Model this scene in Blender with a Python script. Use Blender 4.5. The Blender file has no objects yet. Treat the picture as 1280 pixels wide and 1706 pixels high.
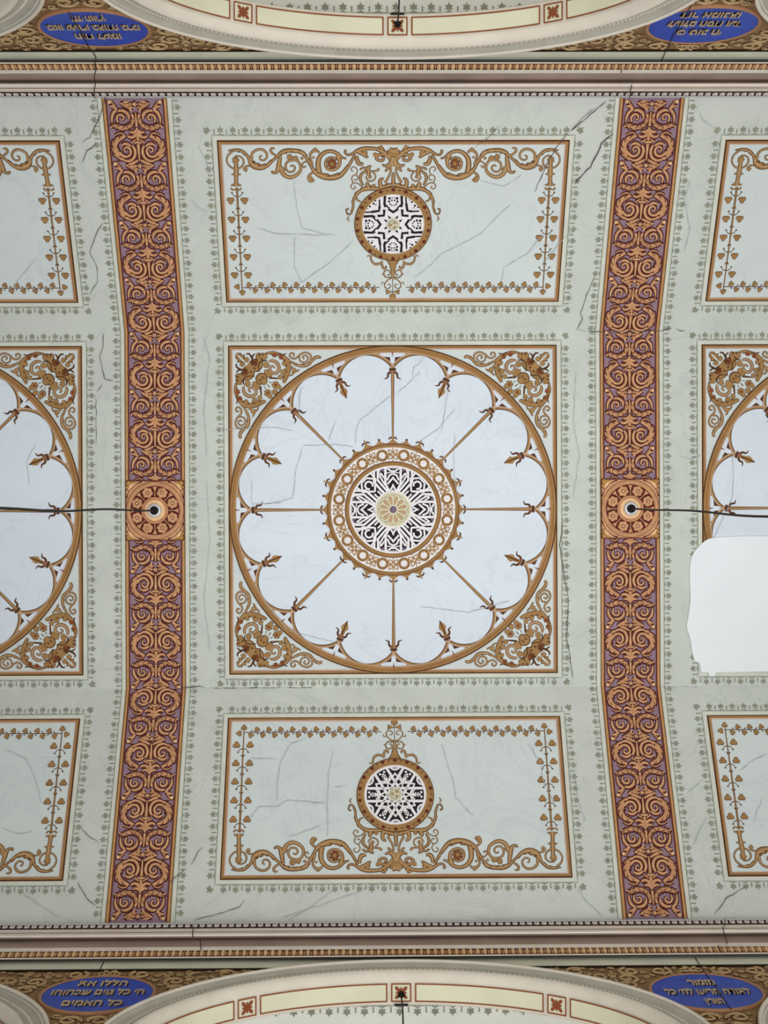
import bpy, math, random
from mathutils import Vector, Matrix
from mathutils.geometry import tessellate_polygon
random.seed(4)
PI = math.pi
scene = bpy.context.scene
COL = scene.collection

# ------------------------------------------------------------------ camera
FOC = 2419.0                      # focal length in pixels of the 1280 x 1706 frame
SC = 166.0                        # pixels per metre on the flat of the ceiling
TX, TY, ROLL = 0.0112, 0.0022, 0.0039
CAMZ = 1.5
fw = Vector((TX, TY, 1)).normalized()
rt = Vector((math.cos(ROLL), math.sin(ROLL), 0)); rt -= fw * rt.dot(fw); rt.normalize()
dn = fw.cross(rt)
cam_d = bpy.data.cameras.new('camera'); cam = bpy.data.objects.new('camera', cam_d); COL.objects.link(cam)
cam_d.sensor_fit = 'HORIZONTAL'; cam_d.sensor_width = 27.0; cam_d.lens = 27.0 * FOC / 1280
m = Matrix((rt, -dn, -fw)).transposed().to_4x4(); m.translation = (0, 0, CAMZ)
cam.matrix_world = m; cam_d.clip_end = 200
scene.camera = cam

# ------------------------------------------------------------------ light
world = bpy.data.worlds.new('world'); scene.world = world; world.use_nodes = True
bg = world.node_tree.nodes['Background']; bg.inputs[0].default_value = (0.97, 0.98, 1.0, 1); bg.inputs[1].default_value = 0.24
def area(name, loc, target, sx, sy, power, col, spread=180):
    l = bpy.data.lights.new(name, 'AREA'); l.shape = 'RECTANGLE'; l.size = sx; l.size_y = sy; l.energy = power; l.color = col
    l.spread = math.radians(spread)
    o = bpy.data.objects.new(name, l); COL.objects.link(o); o.location = loc
    o.rotation_euler = (Vector(target) - Vector(loc)).to_track_quat('-Z', 'Y').to_euler()
    return o
area('nave_fill', (0.8, 1.0, -1.0), (0.5, -0.1, 16), 5, 4, 95, (0.94, 0.97, 1.0), 60)  # added fill from below, narrowed to brighten the flat of the ceiling
area('south_side_fill', (0.5, 3.5, 5.0), (0.3, -3.9, 14.0), 9, 2, 185, (0.93, 0.975, 1.0), 110)  # added fill lamp that brightens the north wall and slope opposite
area('north_side_fill', (0.5, -3.5, 5.0), (0.3, 3.9, 14.0), 9, 2, 70, (0.97, 1.0, 0.90), 110)  # weaker added fill lamp for the south wall and slope
area('right_side_fill', (9.0, 1.5, 5.0), (1.5, -0.3, 16), 4, 3, 60, (0.95, 0.98, 1.0), 90)  # added lamp to lift the right side, no known window here
area('north_gallery_window', (0.3, -6.6, 10.0), (0.3, -4.0, 13.6), 11, 1.6, 44, (1.0, 0.95, 0.82))
area('south_gallery_window', (0.3, 6.6, 10.0), (0.3, 4.0, 13.6), 11, 1.6, 58, (1.0, 0.98, 0.93))
scene.view_settings.view_transform = 'Standard'; scene.view_settings.look = 'None'
scene.view_settings.exposure = 0.0; scene.view_settings.gamma = 1.0; scene.view_settings.use_curve_mapping = False

# ------------------------------------------------------------------ geometry of the vault
X0, Y0, W, TH = 0.255, 0.008, 1.7865, math.atan(0.607)
EDGE = 4.1305                     # developed distance from ridge centre to cornice
H = FOC / SC                      # flat of the ceiling above the camera
BAY = 790 / SC
CT, ST = math.cos(TH), math.sin(TH)
YW = W + (EDGE - W) * CT          # half width of the nave
def ray(px, py): return fw * FOC + rt * (px - 640) + dn * (py - 853)
def sheet(px, py):
    """image point -> (u, s) on the developed ceiling, measured from the middle of the middle bay"""
    r = ray(px, py); k = H / r.z; x, y = r.x * k, r.y * k - Y0
    if abs(y) <= W: return (x - X0, y)
    sg = 1 if y > 0 else -1
    # |Y| = W + t CT, Z = H - t ST
    a = (sg * r.y) / r.z
    # W + t CT + sg Y0 = a (H - t ST)
    t = (a * H - W - sg * Y0) / (CT + a * ST); z = H - t * ST
    return (r.x / r.z * z - X0, sg * (W + t))
def place(u, s, h=0.0):
    g = abs(s); sg = 1 if s >= 0 else -1
    if g <= W: p = Vector((X0 + u, Y0 + s, H)); n = Vector((0, 0, -1))
    else:
        t = g - W
        p = Vector((X0 + u, Y0 + sg * (W + t * CT), H - t * ST)); n = Vector((0, -sg * ST, -CT))
    p = p + n * h; p.z += CAMZ
    return p
def onwall(side, px, py, p=0.0):
    """image point -> (X, height) on the wall plane; side -1 is the one at the top of the photo"""
    r = ray(px, py); k = (side * (YW - p) + Y0) / r.y
    return (r.x * k, r.z * k + CAMZ)
def hh(py, p=0.0):                # height on the wall under a picture row (centre column), top side
    r = ray(655, py); sd = -1 if py < 853 else 1
    return r.z * (sd * (YW - p) + Y0) / r.y + CAMZ
def frame(s0, u0=0.0, rot=0.0):
    """matrix of a drawing laid on the ceiling: local x = along the nave, local y = against image-down, z = into the room"""
    o = place(u0, s0); sg = 1 if s0 >= 0 else -1
    V = Vector((0, 1, 0)) if abs(s0) < W else Vector((0, CT, -sg * ST))
    U = Vector((1, 0, 0)); N = U.cross(-V)
    mm = Matrix((U, -V, N)).transposed().to_4x4()
    mm.translation = o
    return mm @ Matrix.Rotation(rot, 4, 'Z')

# ------------------------------------------------------------------ materials
def lin(c): return tuple(((x / 255) / 12.92 if x / 255 <= .04045 else ((x / 255 + .055) / 1.055) ** 2.4) for x in c)
def mat(name, rgb, rough=0.8, var=0.06, scale=6.0, metallic=0.0, veins=None, bump=0.0):
    mt = bpy.data.materials.new(name); mt.use_nodes = True; nt = mt.node_tree; b = nt.nodes['Principled BSDF']
    b.inputs['Roughness'].default_value = rough; b.inputs['Metallic'].default_value = metallic
    if 'Specular IOR Level' in b.inputs: b.inputs['Specular IOR Level'].default_value = 0.2
    c = lin(rgb)
    geo = nt.nodes.new('ShaderNodeNewGeometry')
    nz = nt.nodes.new('ShaderNodeTexNoise'); nz.inputs['Scale'].default_value = scale; nz.inputs['Detail'].default_value = 5
    nt.links.new(geo.outputs['Position'], nz.inputs['Vector'])
    rp = nt.nodes.new('ShaderNodeValToRGB')
    rp.color_ramp.elements[0].position = .3; rp.color_ramp.elements[1].position = .7
    rp.color_ramp.elements[0].color = (*[x * (1 - var) for x in c], 1)
    rp.color_ramp.elements[1].color = (*[min(1, x * (1 + var)) for x in c], 1)
    nt.links.new(nz.outputs['Fac'], rp.inputs['Fac']); out = rp.outputs['Color']
    if veins:
        n2 = nt.nodes.new('ShaderNodeTexNoise'); n2.inputs['Scale'].default_value = 0.9; n2.inputs['Detail'].default_value = 6
        n2.inputs['Roughness'].default_value = .62; n2.inputs['Distortion'].default_value = 1.2
        nt.links.new(geo.outputs['Position'], n2.inputs['Vector'])
        r2 = nt.nodes.new('ShaderNodeValToRGB'); e = r2.color_ramp.elements
        e[0].position = .485; e[0].color = (0, 0, 0, 1); e[1].position = .5; e[1].color = (1, 1, 1, 1)
        e3 = e.new(.515); e3.color = (0, 0, 0, 1)
        nt.links.new(n2.outputs['Fac'], r2.inputs['Fac'])
        mu = nt.nodes.new('ShaderNodeMath'); mu.operation = 'MULTIPLY'; mu.inputs[1].default_value = veins[1]
        nt.links.new(r2.outputs['Color'], mu.inputs[0])
        mx = nt.nodes.new('ShaderNodeMix'); mx.data_type = 'RGBA'
        nt.links.new(mu.outputs[0], mx.inputs[0]); nt.links.new(out, mx.inputs[6]); mx.inputs[7].default_value = (*lin(veins[0]), 1)
        out = mx.outputs[2]
    nt.links.new(out, b.inputs['Base Color'])
    if bump:
        bp = nt.nodes.new('ShaderNodeBump'); bp.inputs['Strength'].default_value = bump; bp.inputs['Distance'].default_value = .01
        nt.links.new(nz.outputs['Fac'], bp.inputs['Height']); nt.links.new(bp.outputs[0], b.inputs['Normal'])
    return mt
M = {}
M['plaster'] = mat('faux_marble_plaster', (205, 208, 200), .75, .05, 2.5, veins=((175, 180, 176), .3), bump=.1)
M['field'] = mat('pale_panel_paint', (213, 219, 216), .75, .035, 1.8, veins=((186, 190, 202), .28))
M['bluefield'] = mat('cool_white_panel_paint', (222, 229, 237), .75, .035, 1.8, veins=((198, 198, 214), .28))
M['cream'] = mat('cream_line_paint', (214, 214, 200))
M['stencil'] = mat('grey_green_stencil', (146, 148, 128), .85, .14, 9)
M['stline'] = mat('stencil_line_green', (150, 158, 140), .85)
M['dark'] = mat('dark_brown_paint', (88, 52, 24), .7, .15)
M['ochre'] = mat('ochre_paint', (164, 124, 76), .7, .12, 7)
M['tan'] = mat('tan_highlight_paint', (198, 162, 122), .7, .08, 9)
M['pink'] = mat('pinkish_paint', (200, 168, 146), .7)
M['red'] = mat('red_brown_paint', (140, 74, 40), .7)
M['maroon'] = mat('maroon_paint', (98, 34, 26), .7)
M['mauve'] = mat('mauve_ground_paint', (150, 122, 136), .8, .1, 14)
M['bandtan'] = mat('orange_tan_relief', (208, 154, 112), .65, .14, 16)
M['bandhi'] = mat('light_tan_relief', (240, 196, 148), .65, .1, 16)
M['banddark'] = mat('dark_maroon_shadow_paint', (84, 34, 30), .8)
M['gold'] = mat('gold_border_paint', (178, 132, 72), .5, .15, 12)
M['white'] = mat('white_tracery_plaster', (238, 234, 234), .7, .03)
M['black'] = mat('recess_and_letter_shadow', (44, 34, 40), .9)
M['purple'] = mat('purple_recess', (128, 106, 128), .9)
M['boss'] = mat('stone_boss', (186, 182, 158), .6, .1)
M['bosslt'] = mat('gilt_edge', (232, 222, 190), .5)
M['patch'] = mat('fresh_white_plaster', (240, 244, 246), .8, .02, 3)
M['crack'] = mat('crack_shadow', (92, 88, 86), .95, .3, 20)
M['fine'] = mat('hairline_crack', (178, 181, 182), .95, .2, 20)
M['cornice'] = mat('cream_pink_moulding', (238, 226, 214), .7, .06, 5)
M['fascia'] = mat('shaded_taupe_fascia', (178, 156, 144), .8, .12, 3)  # brownish-pink paint with the shade under the cornice put into its colour
M['beadgnd'] = mat('dark_bead_ground', (86, 54, 52), .85)
M['bead'] = mat('pale_bead', (220, 210, 206), .6)
M['eggnd'] = mat('egg_ground', (120, 66, 38), .8)
M['egg'] = mat('gilded_egg', (214, 172, 126), .5, .12)
M['frieze'] = mat('grey_green_frieze', (210, 208, 186), .8, .08, 4)
M['line'] = mat('black_joint', (48, 38, 30), .9)
M['spandrel'] = mat('olive_spandrel_ground', (136, 104, 70), .8, .18, 10)
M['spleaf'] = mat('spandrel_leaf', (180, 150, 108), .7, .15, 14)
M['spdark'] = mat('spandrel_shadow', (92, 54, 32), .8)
M['blue'] = mat('ultramarine_enamel', (36, 70, 176), .45, .16, 8)
M['rim'] = mat('brown_rim', (170, 122, 88), .6)
M['letter'] = mat('gilt_letter', (190, 162, 128), .4, .1)
M['archgrey'] = mat('grey_archivolt', (178, 172, 158), .8, .08, 5)
M['archcream'] = mat('cream_arch_moulding', (224, 212, 196), .7, .05, 5)
M['soffit'] = mat('cream_soffit_panel', (222, 216, 188), .75, .06, 2.5)
M['aisle'] = mat('white_aisle_ceiling', (236, 235, 226), .8, .06, 2)
M['metal'] = mat('polished_steel', (225, 225, 228), .3, .05, 5, .35)
M['iron'] = mat('black_cord', (22, 18, 18), .6)
# ------------------------------------------------------------------ object helpers
def tag(o, label=None, cat=None, group=None, kind=None):
    if label: o['label'] = label
    if cat: o['category'] = cat
    if group: o['group'] = group
    if kind: o['kind'] = kind
    return o
def link(o, parent=None):
    COL.objects.link(o)
    if parent:
        o.parent = parent; o.matrix_parent_inverse = Matrix.Identity(4)
    return o
def empty(name, mw):
    o = bpy.data.objects.new(name, None); o.matrix_world = mw; o.empty_display_size = .1
    return link(o)
def mesh(name, verts, faces, mats, mi=None, parent=None, smooth=False):
    me = bpy.data.meshes.new(name); me.from_pydata([tuple(v) for v in verts], [], faces)
    for k in mats: me.materials.append(M[k])
    if mi: me.polygons.foreach_set('material_index', mi)
    if smooth: me.polygons.foreach_set('use_smooth', [True] * len(me.polygons))
    me.update()
    return link(bpy.data.objects.new(name, me), parent)
def dup(root, mw):
    """copy of a thing, its parts and sub-parts"""
    r = root.copy(); r.parent = None; COL.objects.link(r); r.matrix_world = mw
    for ch in list(root.children):
        c = ch.copy(); COL.objects.link(c); c.parent = r; c.matrix_parent_inverse = Matrix.Identity(4)
        for g in ch.children:
            d = g.copy(); COL.objects.link(d); d.parent = c; d.matrix_parent_inverse = Matrix.Identity(4)
    return r
def catmull(P, n=5, closed=False):
    if len(P) < 3: return [tuple(p) for p in P]
    out = []; L = len(P); rng = range(L) if closed else range(L - 1)
    for i in rng:
        if closed: a, b, c, d = P[(i - 1) % L], P[i], P[(i + 1) % L], P[(i + 2) % L]
        else: a, b, c, d = P[max(i - 1, 0)], P[i], P[i + 1], P[min(i + 2, L - 1)]
        for k in range(n):
            t = k / n; out.append(tuple(.5 * (2 * b[j] + (c[j] - a[j]) * t + (2 * a[j] - 5 * b[j] + 4 * c[j] - d[j]) * t * t + (3 * b[j] - a[j] - 3 * c[j] + d[j]) * t ** 3) for j in range(len(b))))
    if not closed: out.append(tuple(P[-1]))
    return out
class Art:
    """drawing in the plane: x right, y up, h out of the wall"""
    def __init__(s, T=None): s.v = []; s.f = []; s.m = []; s.mats = []; s.T = T or (lambda x, y: (x, y)); s.k = 1.0; s.c = 0
    def lift(s):
        s.c = (s.c + 1) % 40; return s.c * 4e-5
    def mi(s, mt):
        if mt not in s.mats: s.mats.append(mt)
        return s.mats.index(mt)
    def face(s, idx, mt):
        a = 0
        for i in range(len(idx)):
            p, q = s.v[idx[i]], s.v[idx[(i + 1) % len(idx)]]; a += p[0] * q[1] - q[0] * p[1]
        s.f.append(tuple(idx) if a > 0 else tuple(reversed(idx))); s.m.append(s.mi(mt))
    def rawpoly(s, P, mt, h):
        h += s.lift(); b = len(s.v); s.v += [(x, y, h) for x, y in P]
        if len(P) <= 4 : s.face(list(range(b, b + len(P))), mt); return
        for t in tessellate_polygon([[Vector((x, y, 0)) for x, y in P]]): s.face([b + i for i in t], mt)
    def poly(s, P, mt, h=.004, smooth=False):
        if smooth: P = catmull(P, 4, True)
        s.rawpoly([s.T(*p) for p in P], mt, h)
    def wall(s, P, mt, h0, h1):
        """raised slab: top polygon and its sides (points already transformed)"""
        s.rawpoly(P, mt, h1); n = len(P)
        A = sum(P[i][0] * P[(i + 1) % n][1] - P[(i + 1) % n][0] * P[i][1] for i in range(n))
        b = len(s.v); s.v += [(x, y, h0) for x, y in P] + [(x, y, h1) for x, y in P]
        for i in range(n):
            j = (i + 1) % n; q = (b + i, b + j, b + n + j, b + n + i)
            s.f.append(q if A > 0 else tuple(reversed(q))); s.m.append(s.mi(mt))
    def disc(s, c, r, mt, h=.004, n=20, raw=False, dome=0.0, r0=0.0):
        x, y = c if raw else s.T(*c)
        if not raw: r *= s.k
        if dome:
            h += s.lift()
            rings = 4; b = len(s.v); s.v.append((x, y, h + dome))
            for k in range(1, rings + 1):
                a = k / rings * PI / 2
                s.v += [(x + r * math.sin(a) * math.cos(2 * PI * i / n), y + r * math.sin(a) * math.sin(2 * PI * i / n), h + dome * math.cos(a)) for i in range(n)]
            for i in range(n):
                j = (i + 1) % n; s.face([b, b + 1 + i, b + 1 + j], mt)
                for k in range(rings - 1): s.face([b + 1 + k * n + i, b + 1 + (k + 1) * n + i, b + 1 + (k + 1) * n + j, b + 1 + k * n + j], mt)
        else: s.rawpoly([(x + r * math.cos(2 * PI * i / n), y + r * math.sin(2 * PI * i / n)) for i in range(n)], mt, h)
    def ring(s, c, r0, r1, mt, h=.004, n=64, ridge=0.0, a0=0, a1=2 * PI):
        x, y = c; full = abs(a1 - a0 - 2 * PI) < 1e-6; b = len(s.v); rs = [r0, (r0 + r1) / 2, r1] if ridge else [r0, r1]; k = len(rs)
        cnt = n if full else n + 1
        for i in range(cnt):
            a = a0 + (a1 - a0) * i / n
            for q, r in enumerate(rs): s.v.append((x + r * math.cos(a), y + r * math.sin(a), h + (ridge if q == 1 and ridge else 0)))
        for i in range(n):
            j = (i + 1) % cnt
            for q in range(k - 1): s.face([b + i * k + q, b + i * k + q + 1, b + j * k + q + 1, b + j * k + q], mt)
    def stroke(s, P, w, mt, h=.004, n=5, ridge=0.0, smooth=True, off=0.0, lobes=0, lside=1, add=0.0, mul=1.0, closed=False):
        """ribbon along P with width(s) w, in the units of the drawing"""
        h += s.lift()
        if not isinstance(w, (list, tuple)): w = [w] * len(P)
        if len(w) != len(P):
            w = [w[0] + (w[-1] - w[0]) * i / (len(P) - 1) for i in range(len(P))] if len(w) == 2 else [w[min(len(w) - 1, round(i * (len(w) - 1) / (len(P) - 1)))] for i in range(len(P))]
        Q = [(*s.T(*p), ww * s.k) for p, ww in zip(P, w)]
        if lobes: n = max(n, math.ceil(lobes * 7 / max(1, len(Q) - 1)))
        if closed: Q.append(Q[0])
        if smooth and len(Q) > 2: Q = catmull(Q, n)
        b = len(s.v); k = 3 if ridge else 2; N = len(Q)
        for i, (x, y, ww) in enumerate(Q):
            p, q = Q[max(i - 1, 0)], Q[min(i + 1, N - 1)]
            if closed and i in (0, N - 1): p, q = Q[-2], Q[1]
            dx, dy = q[0] - p[0], q[1] - p[1]; L = math.hypot(dx, dy) or 1; nx, ny = -dy / L, dx / L
            ww = max(ww * mul + add * s.k, 1e-4); l = r = ww / 2
            if lobes:
                t = (i / (N - 1) * lobes) % 1; e = .70 + .62 * (t ** .7 if t < .8 else (1 - t) / .2) * .95
                if lside > 0: l *= e
                elif lside < 0: r *= e
                else: l *= e; r *= e
            ox, oy = nx * off * s.k, ny * off * s.k
            s.v.append((x + nx * l + ox, y + ny * l + oy, h))
            if ridge: s.v.append((x + ox, y + oy, h + min(ridge, ww * .45)))
            s.v.append((x - nx * r + ox, y - ny * r + oy, h))
        for i in range(N - 1):
            for q in range(k - 1): s.face([b + i * k + q, b + i * k + q + 1, b + (i + 1) * k + q + 1, b + (i + 1) * k + q], mt)
    def tri(s, P, w, lobes=0, lside=1, d='dark', mm='ochre', hi='tan', h=.004, edge=2.0, ridge=0.0):
        """painted scroll stroke: dark edge, body, thin highlight"""
        if not isinstance(w, (list, tuple)): w = [w] * len(P)
        w = [q * 1.12 for q in w]; edge *= 1.6
        s.stroke(P, w, d, h, add=edge, lobes=lobes, lside=lside)
        s.stroke(P, w, mm, h + .002, lobes=lobes, lside=lside, ridge=ridge, mul=.92)
        if lobes: s.notch(P, w, lobes, lside, d, h + .005)
        if hi: s.stroke(P, w, hi, h + .004 + ridge, mul=.22, off=.0)
    def notch(s, P, w, lobes, lside, mt, h):
        if len(w) != len(P): w = [w[min(len(w) - 1, round(i * (len(w) - 1) / (len(P) - 1)))] for i in range(len(P))]
        Q = catmull([(*s.T(*p), ww * s.k) for p, ww in zip(P, w)], 8); N = len(Q); T0, k0 = s.T, s.k; s.T = lambda x, y: (x, y); s.k = 1.0
        for q in range(1, lobes):
            i = round(q / lobes * (N - 1)); j = min(N - 1, i + 2); g = max(0, i - 3)
            dx, dy = Q[j][0] - Q[i - 1][0], Q[j][1] - Q[i - 1][1]; L = math.hypot(dx, dy) or 1; nx, ny = -dy / L, dx / L; ww = Q[i][2]
            for sd in ((1, -1) if lside == 0 else (lside,)):
                a, b = (Q[i][0] + nx * sd * ww * .44, Q[i][1] + ny * sd * ww * .44), (Q[g][0] + nx * sd * ww * .06, Q[g][1] + ny * sd * ww * .06)
                m_ = ((a[0] + b[0]) / 2 - dx / L * ww * .12, (a[1] + b[1]) / 2 - dy / L * ww * .12)
                s.stroke([a, m_, b], [ww * .24, ww * .15, ww * .03], mt, h, n=3)
        s.T, s.k = T0, k0
    def blob(s, c, r, mt='ochre', d='dark', h=.004, k=5, ph=0.0):
        x, y = c
        for rr, mm, hz in ((r * 1.18, d, h), (r, mt, h + .002)):
            P = []
            for i in range(k * 6):
                a = 2 * PI * i / (k * 6) + ph; q = rr * (.78 + .22 * abs(math.cos(a * k / 2)))
                P.append((x + q * math.cos(a), y + q * math.sin(a)))
            s.poly(P, mm, hz)
    def mirror(s, fn, lo=0):
        """append a mapped copy of everything drawn since vertex/face index pair lo"""
        v0, f0 = lo; b = len(s.v); s.v += [(*fn(x, y), h + 2e-5) for x, y, h in s.v[v0:b]]
        for f, mm in list(zip(s.f[f0:], s.m[f0:])):
            s.f.append(tuple(reversed([i - v0 + b for i in f]))); s.m.append(mm)
    def turn(s, ang, lo):
        c, q = math.cos(ang), math.sin(ang); v0, f0, v1, f1 = lo; b = len(s.v)
        s.v += [(x * c - y * q, x * q + y * c, h) for x, y, h in s.v[v0:v1]]
        for f, mm in list(zip(s.f[f0:f1], s.m[f0:f1])):
            s.f.append(tuple(i - v0 + b for i in f)); s.m.append(mm)
    def mark(s): return (len(s.v), len(s.f))
    def build(s, name, parent=None, smooth=False):
        return mesh(name, s.v, s.f, s.mats, s.m, parent, smooth)
def spiral(cx, cy, r0, r1, a0, turns, n=None):
    """points of a spiral, angles in degrees measured in the drawing's own axes"""
    n = n or max(6, int(abs(turns) * 10)); P = []
    for i in range(n + 1):
        t = i / n; r = r0 + (r1 - r0) * t; a = math.radians(a0) + 2 * PI * turns * t
        P.append((cx + r * math.cos(a), cy + r * math.sin(a)))
    return P
def zoomT(x0, y0, k, s0, u0=0.0):
    """zoom coordinates -> local plane coordinates of a drawing centred at developed s0"""
    def T(x, y):
        u, s = sheet(x0 + x / k, y0 + y / k); return (u - u0, -(s - s0))
    return T
# ------------------------------------------------------------------ the shell: ceiling, walls
XA, XB = -9.0, 10.0
def strip(name, pts, mats, parent=None, kind=None, mi=None, nx=1, flip=False):
    """profile (y, z) list swept along the nave"""
    v = []; f = []; K = len(pts)
    for x in (XA, XB): v += [(x, y, z) for y, z in pts]
    for i in range(K - 1):
        q = (i, i + 1, K + i + 1, K + i); f.append(tuple(reversed(q)) if flip else q)
    o = mesh(name, v, f, mats, mi, parent)
    if kind: o['kind'] = kind
    return o
c0 = place(0, -EDGE); c1 = place(0, -W); c2 = place(0, W); c3 = place(0, EDGE)
ceil = strip('ceiling', [(c0.y, c0.z), (c1.y, c1.z), (c2.y, c2.z), (c3.y, c3.z)], ['plaster'], kind='structure', flip=True)
ZT = c0.z                          # top of the cornice
A_OUT, B_OUT, Z_SPR = 2.225, 1.775, CAMZ + 10.20
A_IN, B_IN = A_OUT - .25, B_OUT - .25
Z_LOW = CAMZ + 6.0
SOFF = 0.215
def ell(a, b, t): return (a * math.cos(t), Z_SPR + b * math.sin(t))
def wall_mesh(name, side):
    y = side * YW + Y0; ztop = hh(103, 0) + .35; v = []; f = []
    def add(q):
        b = len(v); v.extend(q); f.append(tuple(range(b, b + len(q))) if side > 0 else tuple(reversed(range(b, b + len(q)))))
    n = 40
    for bay in (-1, 0, 1):
        cx = X0 + bay * BAY
        for i in range(n):
            t0, t1 = PI - PI * i / n, PI - PI * (i + 1) / n
            (xa, za), (xb, zb) = ell(A_IN + .1, B_IN + .1, t0), ell(A_IN + .1, B_IN + .1, t1)
            add([(cx + xa, y, za), (cx + xb, y, zb), (cx + xb, y, ztop), (cx + xa, y, ztop)])
    e = A_IN + .1; xs = [XA, X0 - BAY - e, X0 - BAY + e, X0 - e, X0 + e, X0 + BAY - e, X0 + BAY + e, XB]
    for k in range(0, 8, 2):
        add([(xs[k], y, Z_LOW), (xs[k + 1], y, Z_LOW), (xs[k + 1], y, ztop), (xs[k], y, ztop)])
        yb = y + side * SOFF
        for x, fl in ((xs[k], 1), (xs[k + 1], -1)):
            add([(x, y, Z_LOW), (x, yb, Z_LOW), (x, yb, Z_SPR), (x, y, Z_SPR)][::fl])
    o = mesh(name, v, f, ['frieze']); o['kind'] = 'structure'; return o
wall_mesh('wall_north', -1); wall_mesh('wall_south', 1)
# aisles beyond the arches
Z_AIS = CAMZ + 12.28
for side, nm in ((-1, 'north'), (1, 'south')):
    ys = side * (YW + SOFF) + Y0
    strip('ceiling_aisle_' + nm, [(ys, Z_AIS + .4), (ys, Z_AIS), (ys + side * 3.2, Z_AIS)], ['aisle'], kind='structure', flip=side < 0)
    strip('wall_aisle_' + nm, [(ys + side * 3.2, Z_AIS), (ys + side * 3.2, Z_LOW)], ['aisle'], kind='structure', flip=side < 0)

# ------------------------------------------------------------------ cornices
def row(name, side, parent, x0, x1, step, z0, z1, p, shape, mk, jitter=0):
    """repeated little ornaments of one moulding course, one mesh"""
    v = []; f = []; n = int((x1 - x0) / step); yb = side * (YW - p) + Y0; zc = (z0 + z1) / 2; hz = abs(z0 - z1) / 2
    for i in range(n):
        cx = x0 + (i + .5) * step; b = len(v)
        if shape == 'egg':
            R, K = 4, 8
            v.append((cx, yb - side * .026, zc))
            for r in range(1, R):
                a = r / (R - 1) * PI / 2
                for k in range(K):
                    t = 2 * PI * k / K
                    v.append((cx + step * .36 * math.sin(a) * math.cos(t), yb - side * .026 * math.cos(a), zc + hz * .95 * math.sin(a) * math.sin(t)))
            for k in range(K):
                j = (k + 1) % K; f.append((b, b + 1 + k, b + 1 + j))
                for r in range(R - 2): f.append((b + 1 + r * K + k, b + 1 + (r + 1) * K + k, b + 1 + (r + 1) * K + j, b + 1 + r * K + j))
            b = len(v); d = step * .06; xx = cx + step / 2
            v += [(xx - d, yb - side * .006, zc - hz), (xx + d, yb - side * .006, zc - hz), (xx + d, yb - side * .006, zc + hz), (xx - d, yb - side * .006, zc + hz), (xx, yb - side * .026, zc)]
            f += [(b, b + 1, b + 4), (b + 1, b + 2, b + 4), (b + 2, b + 3, b + 4), (b + 3, b, b + 4)]
        else:                          # little leaf-shaped bead: two lobes and a foot
            for (ax, az, bw, bh) in ((-.2, .0, .2, .62), (.2, .0, .2, .62), (0, -.25, .26, .5)):
                b = len(v); mx, mz = cx + ax * step, zc + az * hz
                v.append((mx, yb - side * .022, mz))
                for k in range(7):
                    t = 2 * PI * k / 7; v.append((mx + bw * step * math.cos(t), yb - side * .004, mz + bh * hz * math.sin(t)))
                for k in range(7): f.append((b, b + 1 + k, b + 1 + (k + 1) % 7))
    return mesh(name, v, f, [mk], None, parent, smooth=True)
for side, nm, k in ((-1, 'north', 1), (1, 'south', 2)):
    root = bpy.data.objects.new('trim_%d' % k, None); link(root); root['kind'] = 'structure'
    def Z(py, p): return hh(py, p)                        # rows measured on the top side, both cornices alike
    def yy(p): return side * (YW - p) + Y0
    # (row in the photo, projection into the nave)
    def part(name, pts, mk):
        strip(name, [(yy(p), Z(py, p)) for py, p in pts], [mk], root, flip=(side > 0))
    part('bead_bed', [(160.6, 0), (160, .03), (152.6, .03)], 'beadgnd')
    part('upper_fillet', [(161.4, .0), (161.4, .045), (160.0, .045), (160.2, .0)], 'bead')
    row('bead_course', side, root, XA + 1, XB - 1, 11.95 / SC * .915, Z(159.6, .03), Z(153.2, .03), .03, 'leaf', 'bead')
    part('crown_moulding', [(152.6, .03), (152.2, .055), (148.4, .06), (147.4, .075)], 'cornice')
    part('painted_line', [(147.4, .075), (146.4, .075)], 'red')
    part('cyma_moulding', [(146.4, .075), (143, .085), (140, .07), (138.2, .04), (137.4, .03)], 'cornice')
    part('fascia', [(137.4, .03), (136.6, .008), (124, .0), (122.4, .02)], 'fascia')
    part('lower_fillet', [(122.4, .02), (121.8, .05), (116.4, .055), (115.6, .03)], 'cornice')
    part('egg_bed', [(115.6, .03), (106.2, .03)], 'eggnd')
    row('egg_course', side, root, XA + 1, XB - 1, 11.8 / SC * .845, Z(115, .03), Z(106.8, .03), .03, 'egg', 'egg')
    part('drip_fillet', [(106.2, .03), (105.8, .05), (103.6, .05)], 'cornice')
    part('shadow_joint', [(103.6, .05), (103.2, .02), (102.4, .012)], 'line')  # black strip painted in for the shade of the gap
    part('frieze', [(102.4, .012), (86.6, .012)], 'frieze')
    part('frieze_joint', [(86.6, .012), (85.2, .02), (84.9, .004)], 'line')

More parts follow.
